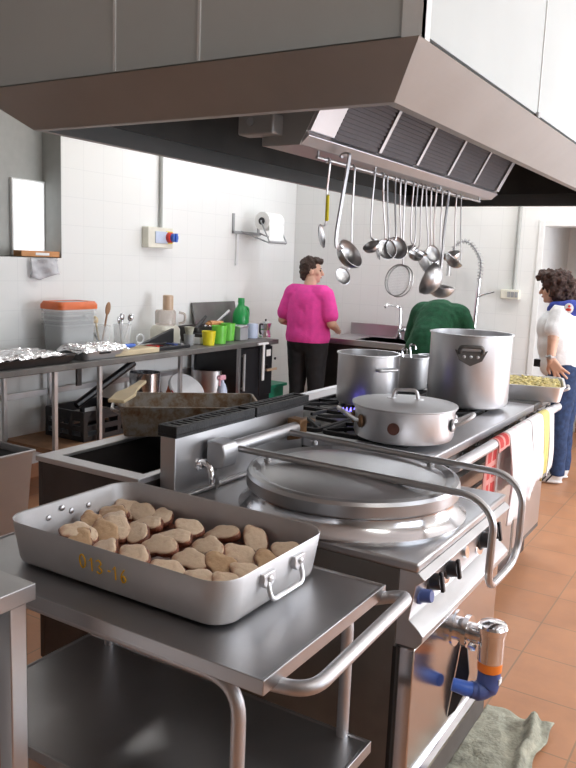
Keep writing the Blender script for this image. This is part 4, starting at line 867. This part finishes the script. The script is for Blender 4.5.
t=thing('mixing_bowl','dark steel bowl on the brown shelf beside the black crate','bowl',(-3.97,4.16,sz)); spart('body',G().lathe((0,0,.0),[(.001,0),(.06,0),(.09,.05),(.105,.11),(.10,.11),(.055,.006),(.001,.006)],36),'steel_dark',t,local=True)
p=onx(145,372,-4.0); bx_,by_=p.x,p.y
t=thing('saucepan','shiny steel pot stacked on a dark pot high under the counter','saucepan',(bx_,by_,.336+.235)); spart('body',G().lathe((0,0,0),[(.001,0),(.115,0),(.12,.15),(.124,.152),(.115,.152),(.112,.005),(.001,.005)],36),'steel_polished',t,local=True)
spart('handle',G().tube([(.04,-.118,.12),(.12,-.2,.125),(.18,-.27,.12)],.010,8),'black_plastic',t,local=True)
t=thing('stock_pot','dark steel pot on the brown shelf carrying the shiny pot','pot',(bx_,by_,sz)); spart('body',G().lathe((0,0,0),[(.001,0),(.14,0),(.145,.215),(.14,.215),(.135,.006),(.001,.006)],36),'steel_dark',t,local=True); spart('lid',G().lathe((0,0,.216),[(.147,0),(.147,.008),(.10,.018),(.002,.019)],36),'steel_dark',t,local=True)
p=sp(186,-4.0,395); t=thing('bucket','white and orange plastic bucket tipped over under the counter','bucket',(p.x,p.y,sz+.0))
d=V((.62,-.12,.72)).normalized(); q=V((p.x-.02,p.y,.505)); x,y=frame(d)
def lat(q,d,prof,n=36):
    x,y=frame(d); g=G(); return g.loft([[q+d*h+x*math.cos(2*PI*j/n)*r+y*math.sin(2*PI*j/n)*r for j in range(n)] for r,h in prof])
spart('body',lat(q,d,[(.115,-.15),(.15,.03),(.148,.03),(.113,-.146)]),'orange_plastic',t)
spart('lid',lat(q,d,[(.155,.028),(.16,.033),(.16,.05),(.15,.058),(.12,.053),(.05,.062),(.002,.062)]),'white_plastic',t)
spart('handle',G().tube(smooth([q+d*.04+x*.155,q+d*.07+x*.18+y*.06,q+d*.04+x*.13+y*.10],5),.006,8),'red_plastic',t)
p=sp(204,-4.12,380); t=thing('stock_pot','wide steel pot behind the tipped orange bucket','pot',(p.x-.02,p.y+.1,sz)); spart('body',G().lathe((0,0,0),[(.001,0),(.16,0),(.165,.30),(.17,.305),(.16,.305),(.155,.006),(.001,.006)],36),'steel',t,local=True)
p=sp(222,-3.84,390); t=thing('spray_bottle','pale pink spray bottle standing below the counter before the dark cabinet','spray bottle',(p.x,p.y,sz))
z0=onx(222,394,-3.84).z-.03-sz; spart('body',G().lathe((0,0,0),[(.001,0),(.042,0),(.044,.02),(.044,.17),(.03,.22),(.016,.24),(.016,.26),(.002,.26)],24),'pale_blue_plastic',t,local=True)
spart('trigger_head',G().box(-.018,-.05,.26,.018,.03,.30).box(-.008,-.045,.21,.008,-.03,.262).box(-.01,-.068,.275,.01,-.05,.292),'pink_plastic',t,local=True,bev=.005)
spart('paper_label',G().lathe((0,0,.03),[(.0445,0),(.0455,0),(.0455,.12),(.0445,.12)],24),'pink_plastic',t,local=True)
# steel tub left
p=onz(33,450,.47); t=thing('waste_tub','grey steel tub with dark contents, below the foil trays','tub',(p.x-.24,p.y-.3,0))
x0,x1,y0,y1=p.x-.46,p.x,p.y-.6,p.y
g=G().loft([ring(x0+.03,x1-.03,y0+.03,y1-.03,.0),ring(x0,x1,y0,y1,.46),ring(x0-.012,x1+.012,y0-.012,y1+.012,.46),ring(x0-.012,x1+.012,y0-.012,y1+.012,.475),ring(x0+.006,x1-.006,y0+.006,y1-.006,.475),ring(x0+.034,x1-.034,y0+.034,y1-.034,.01)]); spart('body',g,'steel_satin',t,bev=.003)
g=G().box(x0+.02,y0+.02,.36,x1-.02,y1-.02,.44); spart('contents',g,'black_gap',t)
# rusty roasting pan across the basin rim
bz=.968; a=onz(119,438,bz); e=onz(245,438,bz); dirv=(e-a); dirv.z=0; dirv.normalize(); ang=math.atan2(dirv.y,dirv.x)
L=.50; Wd=.30; nrm=V((-dirv.y,dirv.x,0)); ctr=a+dirv*L/2+nrm*Wd/2
t=thing('roasting_pan','grimy rust stained roasting pan set across the dark basin, behind the upstand','roasting pan',(ctr.x,ctr.y,bz+.002),ang)
hh=.105
ri=[rrect(0,0,L-.03,Wd-.03,.02,0),rrect(0,0,L,Wd,.025,hh),rrect(0,0,L+.008,Wd+.008,.028,hh),rrect(0,0,L+.008,Wd+.008,.028,hh+.004),rrect(0,0,L-.008,Wd-.008,.022,hh+.004),rrect(0,0,L-.036,Wd-.036,.018,.004)]
bd=spart('body',G().loft(ri),'rusty_aluminium',t,local=True)
for sg in (-1,1):
    g=G().tube(fillet([(sg*(L/2-.004),-.07,.07),(sg*(L/2+.03),-.07,.085),(sg*(L/2+.03),.07,.085),(sg*(L/2-.004),.07,.07)],.02),.006,8); spart('handle',g,'aluminium_worn',t,local=True)
a0=onz(118,400,bz+.13); b0=onz(137,386,bz+.15)
t=thing('wooden_paddle','pale wooden paddle lying over the left rim of the rusty pan','paddle',tuple(a0))
dd=(b0-a0); s=V((-dd.y,dd.x,0)).normalized()
g=G().loft([[p+s*w+V((0,0,.006)),p-s*w+V((0,0,.006)),p-s*w-V((0,0,.006)),p+s*w-V((0,0,.006))] for p,w in ((a0-dd*.1,.03),(a0+dd*.4,.038),(a0+dd*.7,.022),(b0,.016),(b0+dd*.35,.014))]); spart('blade',g,'pale_wood',t,bev=.003)
# ================================================================== WALL THINGS, LEFT
p0,p1=onx(140,247,XL),onx(176,228,XL)
t=thing('switch_box','grey isolator switch box with red and blue knob on the left wall','switch box',(XL,(p0.y+p1.y)/2,p0.z))
zc=(p0.z+p1.z)/2
g=G().box(XL+.001,p0.y+.02,p0.z,XL+.07,p1.y-.12,p1.z-.01); spart('housing',g,'cream_plastic',t,bev=.004)
g=G().box(XL+.07,p0.y+.10,zc-.05,XL+.078,p0.y+.25,zc+.045); spart('display',g,'pale_blue_plastic',t,bev=.003)
g=G().box(XL+.07,p1.y-.205,zc-.05,XL+.075,p1.y-.13,zc+.05); spart('yellow_plate',g,'yellow_plastic',t)
g=G().lathe((XL+.075,p1.y-.175,zc),[(.045,0),(.042,.03),(.002,.03)],20,(1,0,0)); spart('red_ring',g,'red_plastic',t)
g=G().lathe((XL+.105,p1.y-.16,zc),[(.036,0),(.034,.03),(.002,.032)],20,(1,0,0)).box(XL+.13,p1.y-.17,zc-.035,XL+.148,p1.y-.15,zc+.035); spart('knob',g,'blue_plastic',t)
o=obj('conduit',G().cyl((XL+.018,onx(160,150,XL).y,zc+.06),(XL+.018,onx(160,150,XL).y,ZC),.015,seg=12),'grey_paint',None,loc=(XL+.018,4.98,zc)); tag(o,'vertical grey conduit running up from the switch box on the left wall','conduit')
p=onx(262,221,-4.12)
t=thing('paper_dispenser','wall bracket for a paper roll near the room corner','dispenser',(XL,p.y,p.z-.2))
r_=.085; ya,yb=p.y,p.y+.26
g=G().box(XL+.001,ya-.16,p.z-.12,XL+.012,ya-.13,p.z+.06).box(XL+.001,yb+.0,p.z-.12,XL+.012,yb+.03,p.z+.06).box(XL+.001,ya-.16,p.z-.125,XL+.03,yb+.03,p.z-.1)
for y in (ya-.02,yb+.02): g.tube(fillet([(XL+.01,y,p.z-.1),(XL+.33,y,p.z-.2),(XL+.33,y,p.z-.18),(-4.12,y,p.z)],.01),.007,8)
g.cyl((XL+.33,ya-.02,p.z-.19),(XL+.33,yb+.02,p.z-.19),.012,seg=8).cyl((-4.12,ya-.02,p.z),(-4.12,yb+.02,p.z),.008,seg=8); spart('bracket',g,'grey_plastic',t)
g=G().box(XL+.001,ya-.1,p.z-.42,XL+.02,ya-.07,p.z-.12); spart('strip',g,'white_plastic',t)
t=thing('paper_roll','thick white paper roll on the wall bracket near the corner','paper roll',(-4.12,p.y+.13,p.z))
x=G().lathe((-4.12,ya,p.z),[(.022,0),(r_,0),(r_,yb-ya),(.022,yb-ya)],32,(0,1,0)); spart('roll',x,'paper',t)
g=G().lathe((-4.12,ya-.004,p.z),[(.034,0),(.034,.004),(.002,.004)],20,(0,-1,0)); spart('core',g,'black_plastic',t)
g=G().box(-4.04,ya+.005,p.z-.21,-4.036,yb-.005,p.z-.03); spart('loose_sheet',g,'paper',t)
p0,p1=onx(17,250,XL-.05),onx(59,256,XL-.05)
t=thing('wooden_box','long narrow orange brown wooden box on the wall niche sill','box',(XL-.06,(p0.y+p1.y)/2,nz0))
ym=n1-.015; g=G().box(XL-.09,p0.y,nz0+.001,XL-.005,ym,nz0+.042); spart('body',g,'orange_wood',t,bev=.003)
g=G().box(XL-.005,p0.y+.12,nz0+.012,XL-.003,p0.y+.24,nz0+.03); spart('paper_label',g,'paper',t)
p0,p1=onx(28,258,XL),onx(57,277,XL)
def f(u,v):
    y=p0.y+(p1.y-p0.y)*u; z=p1.z+(nz0-.005-p1.z)*v; return V((XL+.02+.015*math.sin(u*9+v*3)+.01*noise.noise(V((u*6,v*6,2))),y,z-.02*math.sin(u*5)*(1-v)))
o=obj('plastic_bag',G().grid(f,16,10),'film_bag',None,loc=(XL+.02,(p0.y+p1.y)/2,p1.z),ang=80); s=o.modifiers.new('thick','SOLIDIFY'); s.thickness=.002; tag(o,'crumpled translucent plastic bag hanging under the niche sill','bag')
# ================================================================== FAR WALL
t=thing('socket_box','small white socket box on the far wall beside the doorway','socket',(0,0,0)); p=ony(513,294,YF)
t.location=(p.x,YF,p.z); LOC[t.name]=V((p.x,YF,p.z))
g=G().box(p.x-.10,YF-.06,p.z-.045,p.x+.07,YF-.001,p.z+.04); spart('housing',g,'cream_plastic',t,bev=.005)
for k in range(3): g=G().box(p.x-.035+k*.034,YF-.066,p.z-.028,p.x-.008+k*.034,YF-.06,p.z+.02); spart('socket',g,'grey_plastic',t)
q=ony(521,206,YF); o=obj('conduit',G().cyl((p.x+.01,YF-.02,p.z+.04),(p.x+.01,YF-.02,ZC),.018,seg=12),'grey_paint',None,loc=(p.x+.01,YF-.02,p.z+.04)); tag(o,'vertical grey conduit on the far wall above the socket box','conduit')
# sink unit
SX0,SX1,SY0,SY1=-3.62,-2.02,6.48,7.08; sz2=.90
SK=thing('sink_unit','steel sink unit with splashback along the far wall','sink',(-2.8,6.8,0))
bx=[(-3.3,-2.72),(-2.62,-2.1)]
g=G().box(SX0,SY0,sz2-.05,SX1,SY0+.08,sz2).box(SX0,SY1-.1,sz2-.05,SX1,SY1,sz2).box(SX0,SY0+.08,sz2-.05,bx[0][0],SY1-.1,sz2).box(bx[0][1],SY0+.08,sz2-.05,bx[1][0],SY1-.1,sz2).box(bx[1][1],SY0+.08,sz2-.05,SX1,SY1-.1,sz2); spart('top',g,'steel',SK)
for a,b in bx:
    g=G().loft([ring(a,b,SY0+.08,SY1-.1,sz2-.002),ring(a+.02,b-.02,SY0+.1,SY1-.12,sz2-.28),ring(a+.025,b-.025,SY0+.105,SY1-.125,sz2-.27),ring(a+.005,b-.005,SY0+.085,SY1-.105,sz2-.002)]); spart('bowl',g,'steel_satin',SK)
g=G().box(SX0+.02,SY1,sz2,SX1,SY1+.03,sz2+.12); spart('splashback',g,'steel',SK,bev=.003)
for a,b in ((SX0+.02,SX0+.80),(SX0+.82,SX1-.02)): g=G().box(a,SY0+.03,.12,b,SY0+.05,sz2-.05); spart('front_panel',g,'steel_dark',SK,bev=.003)
for x in (SX0+.04,SX1-.08):
    for y in (SY0+.06,SY1-.08): g=G().box(x,y,0,x+.04,y+.04,sz2-.05); spart('leg',g,'steel',SK)
p=ony(399,335,6.98); t=thing('mixer_tap','steel swan neck tap rising from the sink, left of green jumper','tap',(p.x,6.98,sz2))
tp=ony(389,306,6.85); g=G().cyl((p.x,6.98,sz2),(p.x,6.98,sz2+.05),.028).tube(smooth([(p.x,6.98,sz2+.04),(p.x,6.98,tp.z-.04),(p.x-.03,6.96,tp.z-.005),(tp.x-.02,6.86,tp.z+.01),(tp.x-.04,6.84,tp.z-.02)],6),.013,10); spart('spout',g,'chrome',t)
g=G().cyl((p.x,6.98,sz2+.08),(p.x+.08,6.94,sz2+.10),.016,seg=12); spart('lever',g,'chrome',t)
p=ony(473,335,7.0); t=thing('spray_tap','tall pre-rinse spray tap with coiled spring hose at the sink','spray tap',(p.x,7.0,sz2))
zt_=ony(478,262,7.0).z
g=G().cyl((p.x,7.0,sz2),(p.x,7.0,sz2+.06),.035).cyl((p.x,7.0,sz2+.05),(p.x+.02,7.0,zt_-.15),.019,seg=12); spart('riser',g,'chrome',t)
arc=smooth([(p.x+.02,7.0,zt_-.16),(p.x+.022,7.0,zt_),ony(476,250,7.0),ony(468,242,6.97),ony(459,243,6.93),ony(452,252,6.9),ony(449,266,6.88)],10)
g=G().tube(arc,.009,8); spart('hose',g,'grey_plastic',t)
# spring coil around hose
pts=[];N=len(arc)
turn=0
for i in range(N-1):
    for j in range(8):
        c=V(arc[i]).lerp(V(arc[i+1]),j/8); dd=(V(arc[i+1])-V(arc[i])); d=dd.normalized(); x,y=frame(d); turn+=dd.length/8/.03*2*PI
        pts.append(c+x*math.cos(turn)*.022+y*math.sin(turn)*.022)
g=G().tube(pts,.0042,5); spart('spring',g,'steel',t)
e=V(arc[-1]); g=G().tube([e,e-V((0,0,.03)),e-V((0,0,.07)),e-V((0,0,.09))],[.016,.02,.018,.026],12); spart('spray_head',g,'steel',t)
q=ony(494,292,6.95); g=G().tube([(p.x+.015,7.0,q.z-.06),(p.x+.07,6.97,q.z-.03),q],[.012,.010,.008],8); spart('lever',g,'chrome',t)
# floor cloth
def f(u,v):
    a=V((-.80,2.02,0)); x=-.71+.235*u; y=2.10+.56*v
    h=.016+.014*noise.noise(V((x*9,y*9,1)))+.008*noise.noise(V((x*22,y*22,4)))+ .04*math.exp(-((u-.70-.15*math.sin(v*3))**2)/.004)*(v>.0)*min(1,v*1.5)
    x+=.02*noise.noise(V((0,y*8,5)))*(u); y+=.03*noise.noise(V((x*10,0,9)))
    return V((x,y,max(.006,h)))
o=obj('floor_cloth',G().grid(f,40,50),'mat_cloth',None,loc=(-.55,2.35,0),ang=80); s=o.modifiers.new('thick','SOLIDIFY'); s.thickness=.005; tag(o,'grubby grey floor cloth crumpled on the orange tiles below the drain valve','cloth')
# ================================================================== PEOPLE
def caps(g,a,b,ra,rb,seg=14):
    a,b=V(a),V(b); d=(b-a)
    if d.length<1e-5: g.ell(a,ra); return
    d.normalize(); x,y=frame(d); L=(b-a).length; rings=[]
    for k in range(6):
        t=-PI/2+PI/2*k/5; rings.append((max(ra*math.cos(t),1e-4),ra*math.sin(t)))
    for k in range(6):
        t=PI/2*k/5; rings.append((max(rb*math.cos(t),1e-4),L+rb*math.sin(t)))
    g.loft([[a+d*h+x*math.cos(2*PI*j/seg)*r+y*math.sin(2*PI*j/seg)*r for j in range(seg)] for r,h in rings])
def blob(name,prims,vox,mat,parent,it=4,cuts=(),nz_=0,nzs=20,infl=0,ratio=None):
    g=G()
    for p in prims:
        if p[0]=='c': caps(g,p[1],p[2],p[3]+infl,p[4]+infl)
        else: g.ell(p[1],tuple(q+infl for q in p[2]),p[3] if len(p)>3 else None,20,14)
    bmesh.ops.recalc_face_normals(g.b,faces=g.b.faces[:])
    me=bpy.data.meshes.new('t'); g.b.to_mesh(me); g.b.free(); o=bpy.data.objects.new('t',me); C.objects.link(o)
    m=o.modifiers.new('r','REMESH'); m.mode='VOXEL'; m.voxel_size=vox
    m=o.modifiers.new('s','SMOOTH'); m.iterations=it; m.factor=.5
    bpy.context.view_layer.update()
    m2=bpy.data.meshes.new_from_object(o.evaluated_get(bpy.context.evaluated_depsgraph_get())); bpy.data.objects.remove(o); bpy.data.meshes.remove(me)
    b=bmesh.new(); b.from_mesh(m2)
    for co_,no in cuts:
        r=bmesh.ops.bisect_plane(b,geom=b.verts[:]+b.edges[:]+b.faces[:],plane_co=co_,plane_no=no,clear_outer=True)
        ed=[e for e in b.edges if e.is_boundary]
        if ed: bmesh.ops.holes_fill(b,edges=ed,sides=0)
    if nz_:
        b.normal_update()
        for v in b.verts: v.co+=v.normal*nz_*(noise.noise(v.co*nzs)+.6*noise.noise(v.co*nzs*2.2))
    b.to_mesh(m2); b.free(); m2.name=name; m2.materials.clear(); m2.materials.append(MT[mat]); m2.shade_smooth()
    if cuts: m2.set_sharp_from_angle(angle=R(60))
    o=bpy.data.objects.new(name,m2); C.objects.link(o); o.parent=parent; return o
def mir(*ps):
    o=[]
    for p in ps:
        for s in (-1,1):
            q=list(p); q[1]=(p[1][0]*s,p[1][1],p[1][2])
            if p[0]=='c': q[2]=(p[2][0]*s,p[2][1],p[2][2])
            o.append(tuple(q))
    return o
def hand(w,d,n,s,curl=.5,sc=1.0,spread=.0):
    w,d,n,s=V(w),V(d).normalized(),V(n).normalized(),V(s).normalized(); o=[]
    for k in (-.024,-.008,.008,.024): o.append(('c',tuple(w+d*.012*sc+s*k*.7*sc),tuple(w+d*.082*sc+s*k*sc),.015*sc,.0125*sc))
    for k,(off,L) in enumerate(((.028,.068),(.010,.076),(-.009,.071),(-.027,.055))):
        dd=(d+s*(off*spread*18)).normalized()
        p=w+d*.080*sc+s*off*sc; a=curl*.5; q=p+(dd*math.cos(a)+n*math.sin(a))*L*.55*sc; a=curl*1.3; e=q+(dd*math.cos(a)+n*math.sin(a))*L*.5*sc
        o+= [('c',tuple(p),tuple(q),.0098*sc,.009*sc),('c',tuple(q),tuple(e),.009*sc,.0078*sc)]
    p=w+d*.022*sc+s*.022*sc; q=p+(d*.55+s*.75+n*.3).normalized()*.042*sc; e=q+(d*.9+s*.25+n*.3).normalized()*.032*sc
    o+=[('c',tuple(p),tuple(q),.014*sc,.011*sc),('c',tuple(q),tuple(e),.011*sc,.009*sc)]
    return o
def head(c,yaw,pitch=0,sc=1):
    Rm=M.Rotation(yaw,3,'Z')@M.Rotation(pitch,3,'X'); c=V(c); f=lambda x,y,z: tuple(c+Rm@(V((x,y,z))*sc))
    pr=[('e',f(0,-.01,.02),(.074*sc,.092*sc,.092*sc),Rm),('e',f(0,.025,-.045),(.056*sc,.062*sc,.062*sc),Rm),('e',f(0,.062,-.082),(.026*sc,.022*sc,.02*sc),Rm),
        ('c',f(0,.086,.012),f(0,.104,-.022),.009*sc,.014*sc),('e',f(0,.078,-.05),(.024*sc,.014*sc,.012*sc),Rm),('e',f(.045,.055,-.015),(.02*sc,.022*sc,.022*sc),Rm),('e',f(-.045,.055,-.015),(.02*sc,.022*sc,.022*sc),Rm),
        ('e',f(.077,-.005,-.008),(.010*sc,.020*sc,.032*sc),Rm),('e',f(-.077,-.005,-.008),(.010*sc,.020*sc,.032*sc),Rm)]
    return pr,f,Rm
def face(f,Rm,sc,body):
    for s in (-1,1):
        g=G().ell(f(.032*s,.076,.010),(.013*sc,.008*sc,.008*sc),Rm,10,8); obj('eye',g,'eye_dark',body,local=True)
        g=G().ell(f(.033*s,.080,.030),(.020*sc,.006*sc,.005*sc),Rm,10,6); obj('eyebrow',g,'hair_dark',body,local=True)
    g=G().ell(f(0,.089,-.052),(.022*sc,.007*sc,.007*sc),Rm,12,8); obj('mouth',g,'lips',body,local=True)
legs=mir(('c',(.095,0,.86),(.10,.01,.47),.10,.066),('c',(.10,.01,.47),(.10,-.01,.09),.062,.042),('e',(.10,.05,.035),(.042,.115,.035)))
# --- woman in pink
pk=ony(308,330,6.24)
P=thing('person','person in bright pink short sleeved top and black trousers, back turned, working at the corner','person',(pk.x,6.24,0))
hp_,hf,hR=head((0,.03,1.525),R(-62),R(-4))
tor=[('e',(0,0,.93),(.20,.15,.15)),('c',(-.05,0,.90),(-.05,0,1.2),.14,.13),('c',(.05,0,.90),(.05,0,1.2),.14,.13),('e',(0,.0,1.08),(.195,.14,.2)),('e',(0,.0,1.23),(.185,.13,.16)),('c',(-.14,-.01,1.315),(.14,-.01,1.315),.072,.072)]
arm=mir(('c',(.20,-.01,1.31),(.262,-.03,1.06),.055,.045))
fore=mir(('c',(.262,-.03,1.06),(.19,.21,.99),.045,.030))
hands=hand((.19,.21,.99),(-.3,.9,-.1),(-.5,0,-.8),(-.7,-.3,.5),.7)+hand((-.19,.21,.99),(.3,.9,-.1),(.5,0,-.8),(.7,-.3,.5),.7)
bd=blob('body',tor+arm+fore+hands+legs+hp_+[('c',(0,-.01,1.34),(0,.015,1.45),.062,.056)],.0065,'skin',P,4)
face(hf,hR,1,bd)
blob('top',tor+mir(('c',(.18,-.01,1.315),(.243,-.025,1.13),.052,.052)),.008,'pink_cloth',P,12,[((0,0,.875),(0,0,-1)),((0,0,1.40),(0,0,1))],.003,9,.024)
blob('trousers',tor[:3]+legs[:4],.009,'black_cloth',P,14,[((0,0,.96),(0,0,1)),((0,0,.07),(0,0,-1))],.004,8,.016)
for s in (-1,1): blob('shoe',[('e',(.10*s,.05,.04),(.048,.125,.042))],.008,'black_cloth',P,3,[((0,0,.001),(0,0,-1))])
blob('hair',[('e',hf(0,-.032,.042),(.087,.092,.092),hR),('e',hf(0,.03,.092),(.066,.062,.036),hR),('e',hf(0,-.07,-.02),(.066,.045,.075),hR),('e',hf(.058,-.03,.02),(.03,.045,.05),hR),('e',hf(-.058,-.03,.02),(.03,.045,.05),hR)],.007,'hair_dark',P,2,(),.012,30)
# --- person in green bending over the sink
gp=ony(431,330,6.12)
Q=thing('person','person in dark green jumper bent over the sink, seen from behind the pots','person',(gp.x,6.12,0))
tor=[('e',(0,-.02,.93),(.19,.15,.14)),('c',(0,.0,.98),(0,.16,1.16),.165,.165),('e',(0,.16,1.15),(.20,.14,.15)),('c',(-.15,.20,1.20),(.15,.20,1.20),.095,.095),('e',(0,.14,1.22),(.14,.10,.095))]
sl=mir(('c',(.19,.20,1.19),(.255,.23,.99),.066,.058),('c',(.255,.23,.99),(.17,.42,.985),.055,.042))
hp_,hf,hR=head((0,.42,1.10),R(0),R(-60))
hands=hand((.165,.44,.985),(-.3,.9,-.2),(-.5,0,-.8),(-.7,-.3,.5),.7)+hand((-.165,.44,.985),(.3,.9,-.2),(.5,0,-.8),(.7,-.3,.5),.7)
bd=blob('body',tor+sl+hands+legs+hp_+[('c',(0,.22,1.20),(0,.36,1.15),.062,.058)],.0075,'skin',Q,4,infl=0); face(hf,hR,1,bd)
blob('jumper',tor+sl,.008,'green_cloth',Q,12,[((0,0,.86),(0,0,-1))],.006,9,.018)
blob('trousers',[tor[0]]+legs[:4],.009,'black_cloth',Q,6,[((0,0,.95),(0,0,1)),((0,0,.07),(0,0,-1))],.004,8,.012)
for s in (-1,1): blob('shoe',[('e',(.10*s,.05,.04),(.048,.125,.042))],.008,'black_cloth',Q,3,[((0,0,.001),(0,0,-1))])
blob('hair',[('e',hf(0,-.03,.035),(.085,.095,.09),hR),('e',hf(0,-.06,-.02),(.065,.045,.07),hR)],.007,'hair_dark',Q,2,(),.01,30)
# --- woman in white t-shirt on the right
RW=thing('person','person with curly brown hair, white T-shirt and blue scarf, hand on hip','person',(-1.275,6.1,0),PI/2)
hp_,hf,hR=head((0,.115,1.475),R(4),R(-6),1.0)
tor=[('e',(0,.0,.92),(.17,.155,.14)),('e',(0,.03,1.07),(.165,.155,.18)),('e',(0,.05,1.18),(.165,.15,.14)),('c',(-.13,.01,1.29),(.13,.01,1.29),.075,.075),('e',(0,.0,1.2),(.15,.12,.15))]
la=[('c',(-.19,.03,1.29),(-.25,.035,1.12),.052,.042),('c',(-.25,.035,1.12),(-.25,.04,.965),.041,.029)]
ra=[('c',(.19,.03,1.28),(.24,.0,1.06),.054,.045),('c',(.24,.0,1.06),(.245,.04,.84),.043,.029)]
hands=hand((-.252,.04,.965),(.05,-.62,-.8),(1,0,0),(.1,.7,-.5),.10,1.15,.8)+hand((.245,.04,.84),(0,.2,-1),(-1,0,0),(0,1,.2),.4)
lg=mir(('c',(.09,-.03,.86),(.095,-.02,.47),.105,.072),('c',(.095,-.02,.47),(.095,-.05,.09),.068,.045),('e',(.095,.03,.035),(.042,.115,.035)))
bd=blob('body',tor+la+ra+hands+lg+hp_+[('c',(0,.02,1.32),(0,.08,1.42),.06,.055)],.0055,'skin',RW,3); face(hf,hR,1,bd)
blob('t_shirt',tor+[('c',(-.17,.025,1.295),(-.225,.035,1.185),.054,.054),('c',(.175,.02,1.285),(.22,.02,1.16),.056,.056)],.008,'white_cloth',RW,10,[((0,0,.83),(0,0,-1)),((0,0,1.36),(0,0,1))],.004,9,.022)
blob('jeans',[tor[0]]+lg[:4],.009,'denim',RW,6,[((0,0,.93),(0,0,1)),((0,0,.075),(0,0,-1))],.006,9,.013)
for s in (-1,1):
    sh=blob('shoe',[('e',(.095*s,.035,.045),(.05,.13,.045)),('e',(.095*s,-.04,.07),(.045,.06,.05)),('e',(.095*s,.035,.02),(.052,.135,.02))],.006,'shoe_white',RW,2,[((0,0,.001),(0,0,-1))])
    for k in range(3):
        y=-.005+.032*k; g=G()
        for sd in (-1,1):
            g.tube([(.095*s+sd*.0535,y+.02,.018),(.095*s+sd*.0525,y,.045),(.095*s+sd*.038,y-.022,.078)],.006,6)
        o=obj('stripe',g,'black_cloth',sh,local=True)
blob('hair',[('e',hf(0,-.03,.05),(.105,.115,.095),hR),('e',hf(0,.045,.095),(.085,.075,.052),hR),('e',hf(0,-.095,-.03),(.095,.085,.105),hR),('e',hf(.07,-.04,-.02),(.04,.065,.085),hR),('e',hf(-.07,-.04,-.02),(.04,.065,.085),hR)],.007,'hair_brown',RW,2,(),.03,26)
sc_=blob('scarf',[('c',(-.10,.09,1.355),(-.11,-.02,1.36),.03,.036),('c',(-.11,-.02,1.36),(-.05,-.11,1.345),.036,.045),('c',(-.05,-.11,1.345),(.06,-.11,1.345),.045,.04),('c',(.06,-.11,1.345),(.11,-.01,1.36),.04,.034),('c',(.11,-.01,1.36),(.08,.09,1.34),.034,.03),('c',(-.10,.09,1.355),(-.02,.13,1.32),.03,.024),('c',(.08,.09,1.34),(-.02,.13,1.32),.03,.024),('e',(-.15,-.05,1.345),(.055,.09,.062)),('e',(0,-.15,1.27),(.10,.03,.08))],.007,'scarf_blue',RW,3,(),.004,14)
g=G().ell((-.207,-.045,1.345),(.006,.034,.038),None,14,8); em=obj('emblem',g,'white_cloth',sc_,local=True); em['label']='white emblem with red mark'
g=G().ell((-.213,-.045,1.336),(.005,.020,.011),None,10,6).ell((-.212,-.048,1.360),(.005,.010,.010),None,10,6); obj('red_mark',g,'red_plastic',sc_,local=True)
g=G().tube([V((-.25+math.cos(t)*.036,.040+math.sin(t)*.034,.985)) for t in [2*PI*k/20 for k in range(20)]],.008,8,True).ell((-.287,.04,.985),(.006,.018,.018)); obj('wristwatch',g,'steel',RW,local=True)
g=G().box(-.05,.145,.885,-.105,.195,.94); o=obj('belt_pouch',g,'black_plastic',RW,local=True)
# ================================================================== LIGHT
def area(name,loc,rot,sx,sy,e,col=(1,1,1)):
    l=bpy.data.lights.new(name,'AREA'); l.shape='RECTANGLE'; l.size=sx; l.size_y=sy; l.energy=e; l.color=col
    o=bpy.data.objects.new(name,l); C.objects.link(o); o.location=loc; o.rotation_euler=rot; return o
for (y0,y1,z0,z1),e in zip(wy,(30,150)): area('window_daylight',(XR+.03,(y0+y1)/2,(z0+z1)/2),(0,R(90),0),z1-z0-.08,y1-y0-.08,e,(.88,.92,1))
for x,y,e,w_ in ((-3.3,4.2,9,'left aisle'),(1.55,4.2,26,'right aisle'),(-1.5,6.2,13,'far wall behind the hood'),(1.3,.5,16,'near end of the right aisle')):  # unseen lamps, added to brighten the aisles, far wall and pan
    t=thing('added_lamp','added unseen twin tube lamp above the '+w_,'ceiling lamp',(x,y,ZC))
    L=.62; ax=(x,y-L,x,y+L) if y<6 else None
    g=G().box(x-.1,y-L,ZC-.06,x+.1,y+L,ZC-.001) if ax else G().box(x-L,y-.1,ZC-.06,x+L,y+.1,ZC-.001); spart('housing',g,'white_paint',t)
    for s in (-.05,.05):
        g=G().cyl((x+s,y-L+.02,ZC-.085),(x+s,y+L-.02,ZC-.085),.016,seg=12) if ax else G().cyl((x-L+.02,y+s,ZC-.085),(x+L-.02,y+s,ZC-.085),.016,seg=12); spart('tube',g,'added_tube_glow',t)
    area('added_lamp_light',(x,y,ZC-.11),(0,0,0) if ax else (0,0,R(90)),.2,1.2,e,(1,.98,.94))
area('window_daylight',((hx0+hx1)/2,YF+.05,(hz0_+hz1_)/2),(R(-90),0,0),hx1-hx0-.05,.5,25,(.92,.95,1))
wd=bpy.data.worlds.new('world'); SC.world=wd; wd.use_nodes=True; bg=wd.node_tree.nodes['Background']; bg.inputs[0].default_value=(.75,.87,1,1); bg.inputs[1].default_value=1.2
vs=SC.view_settings; vs.view_transform='Standard'; vs.look='None'; vs.gamma=1; vs.exposure=.0; vs.use_curve_mapping=False
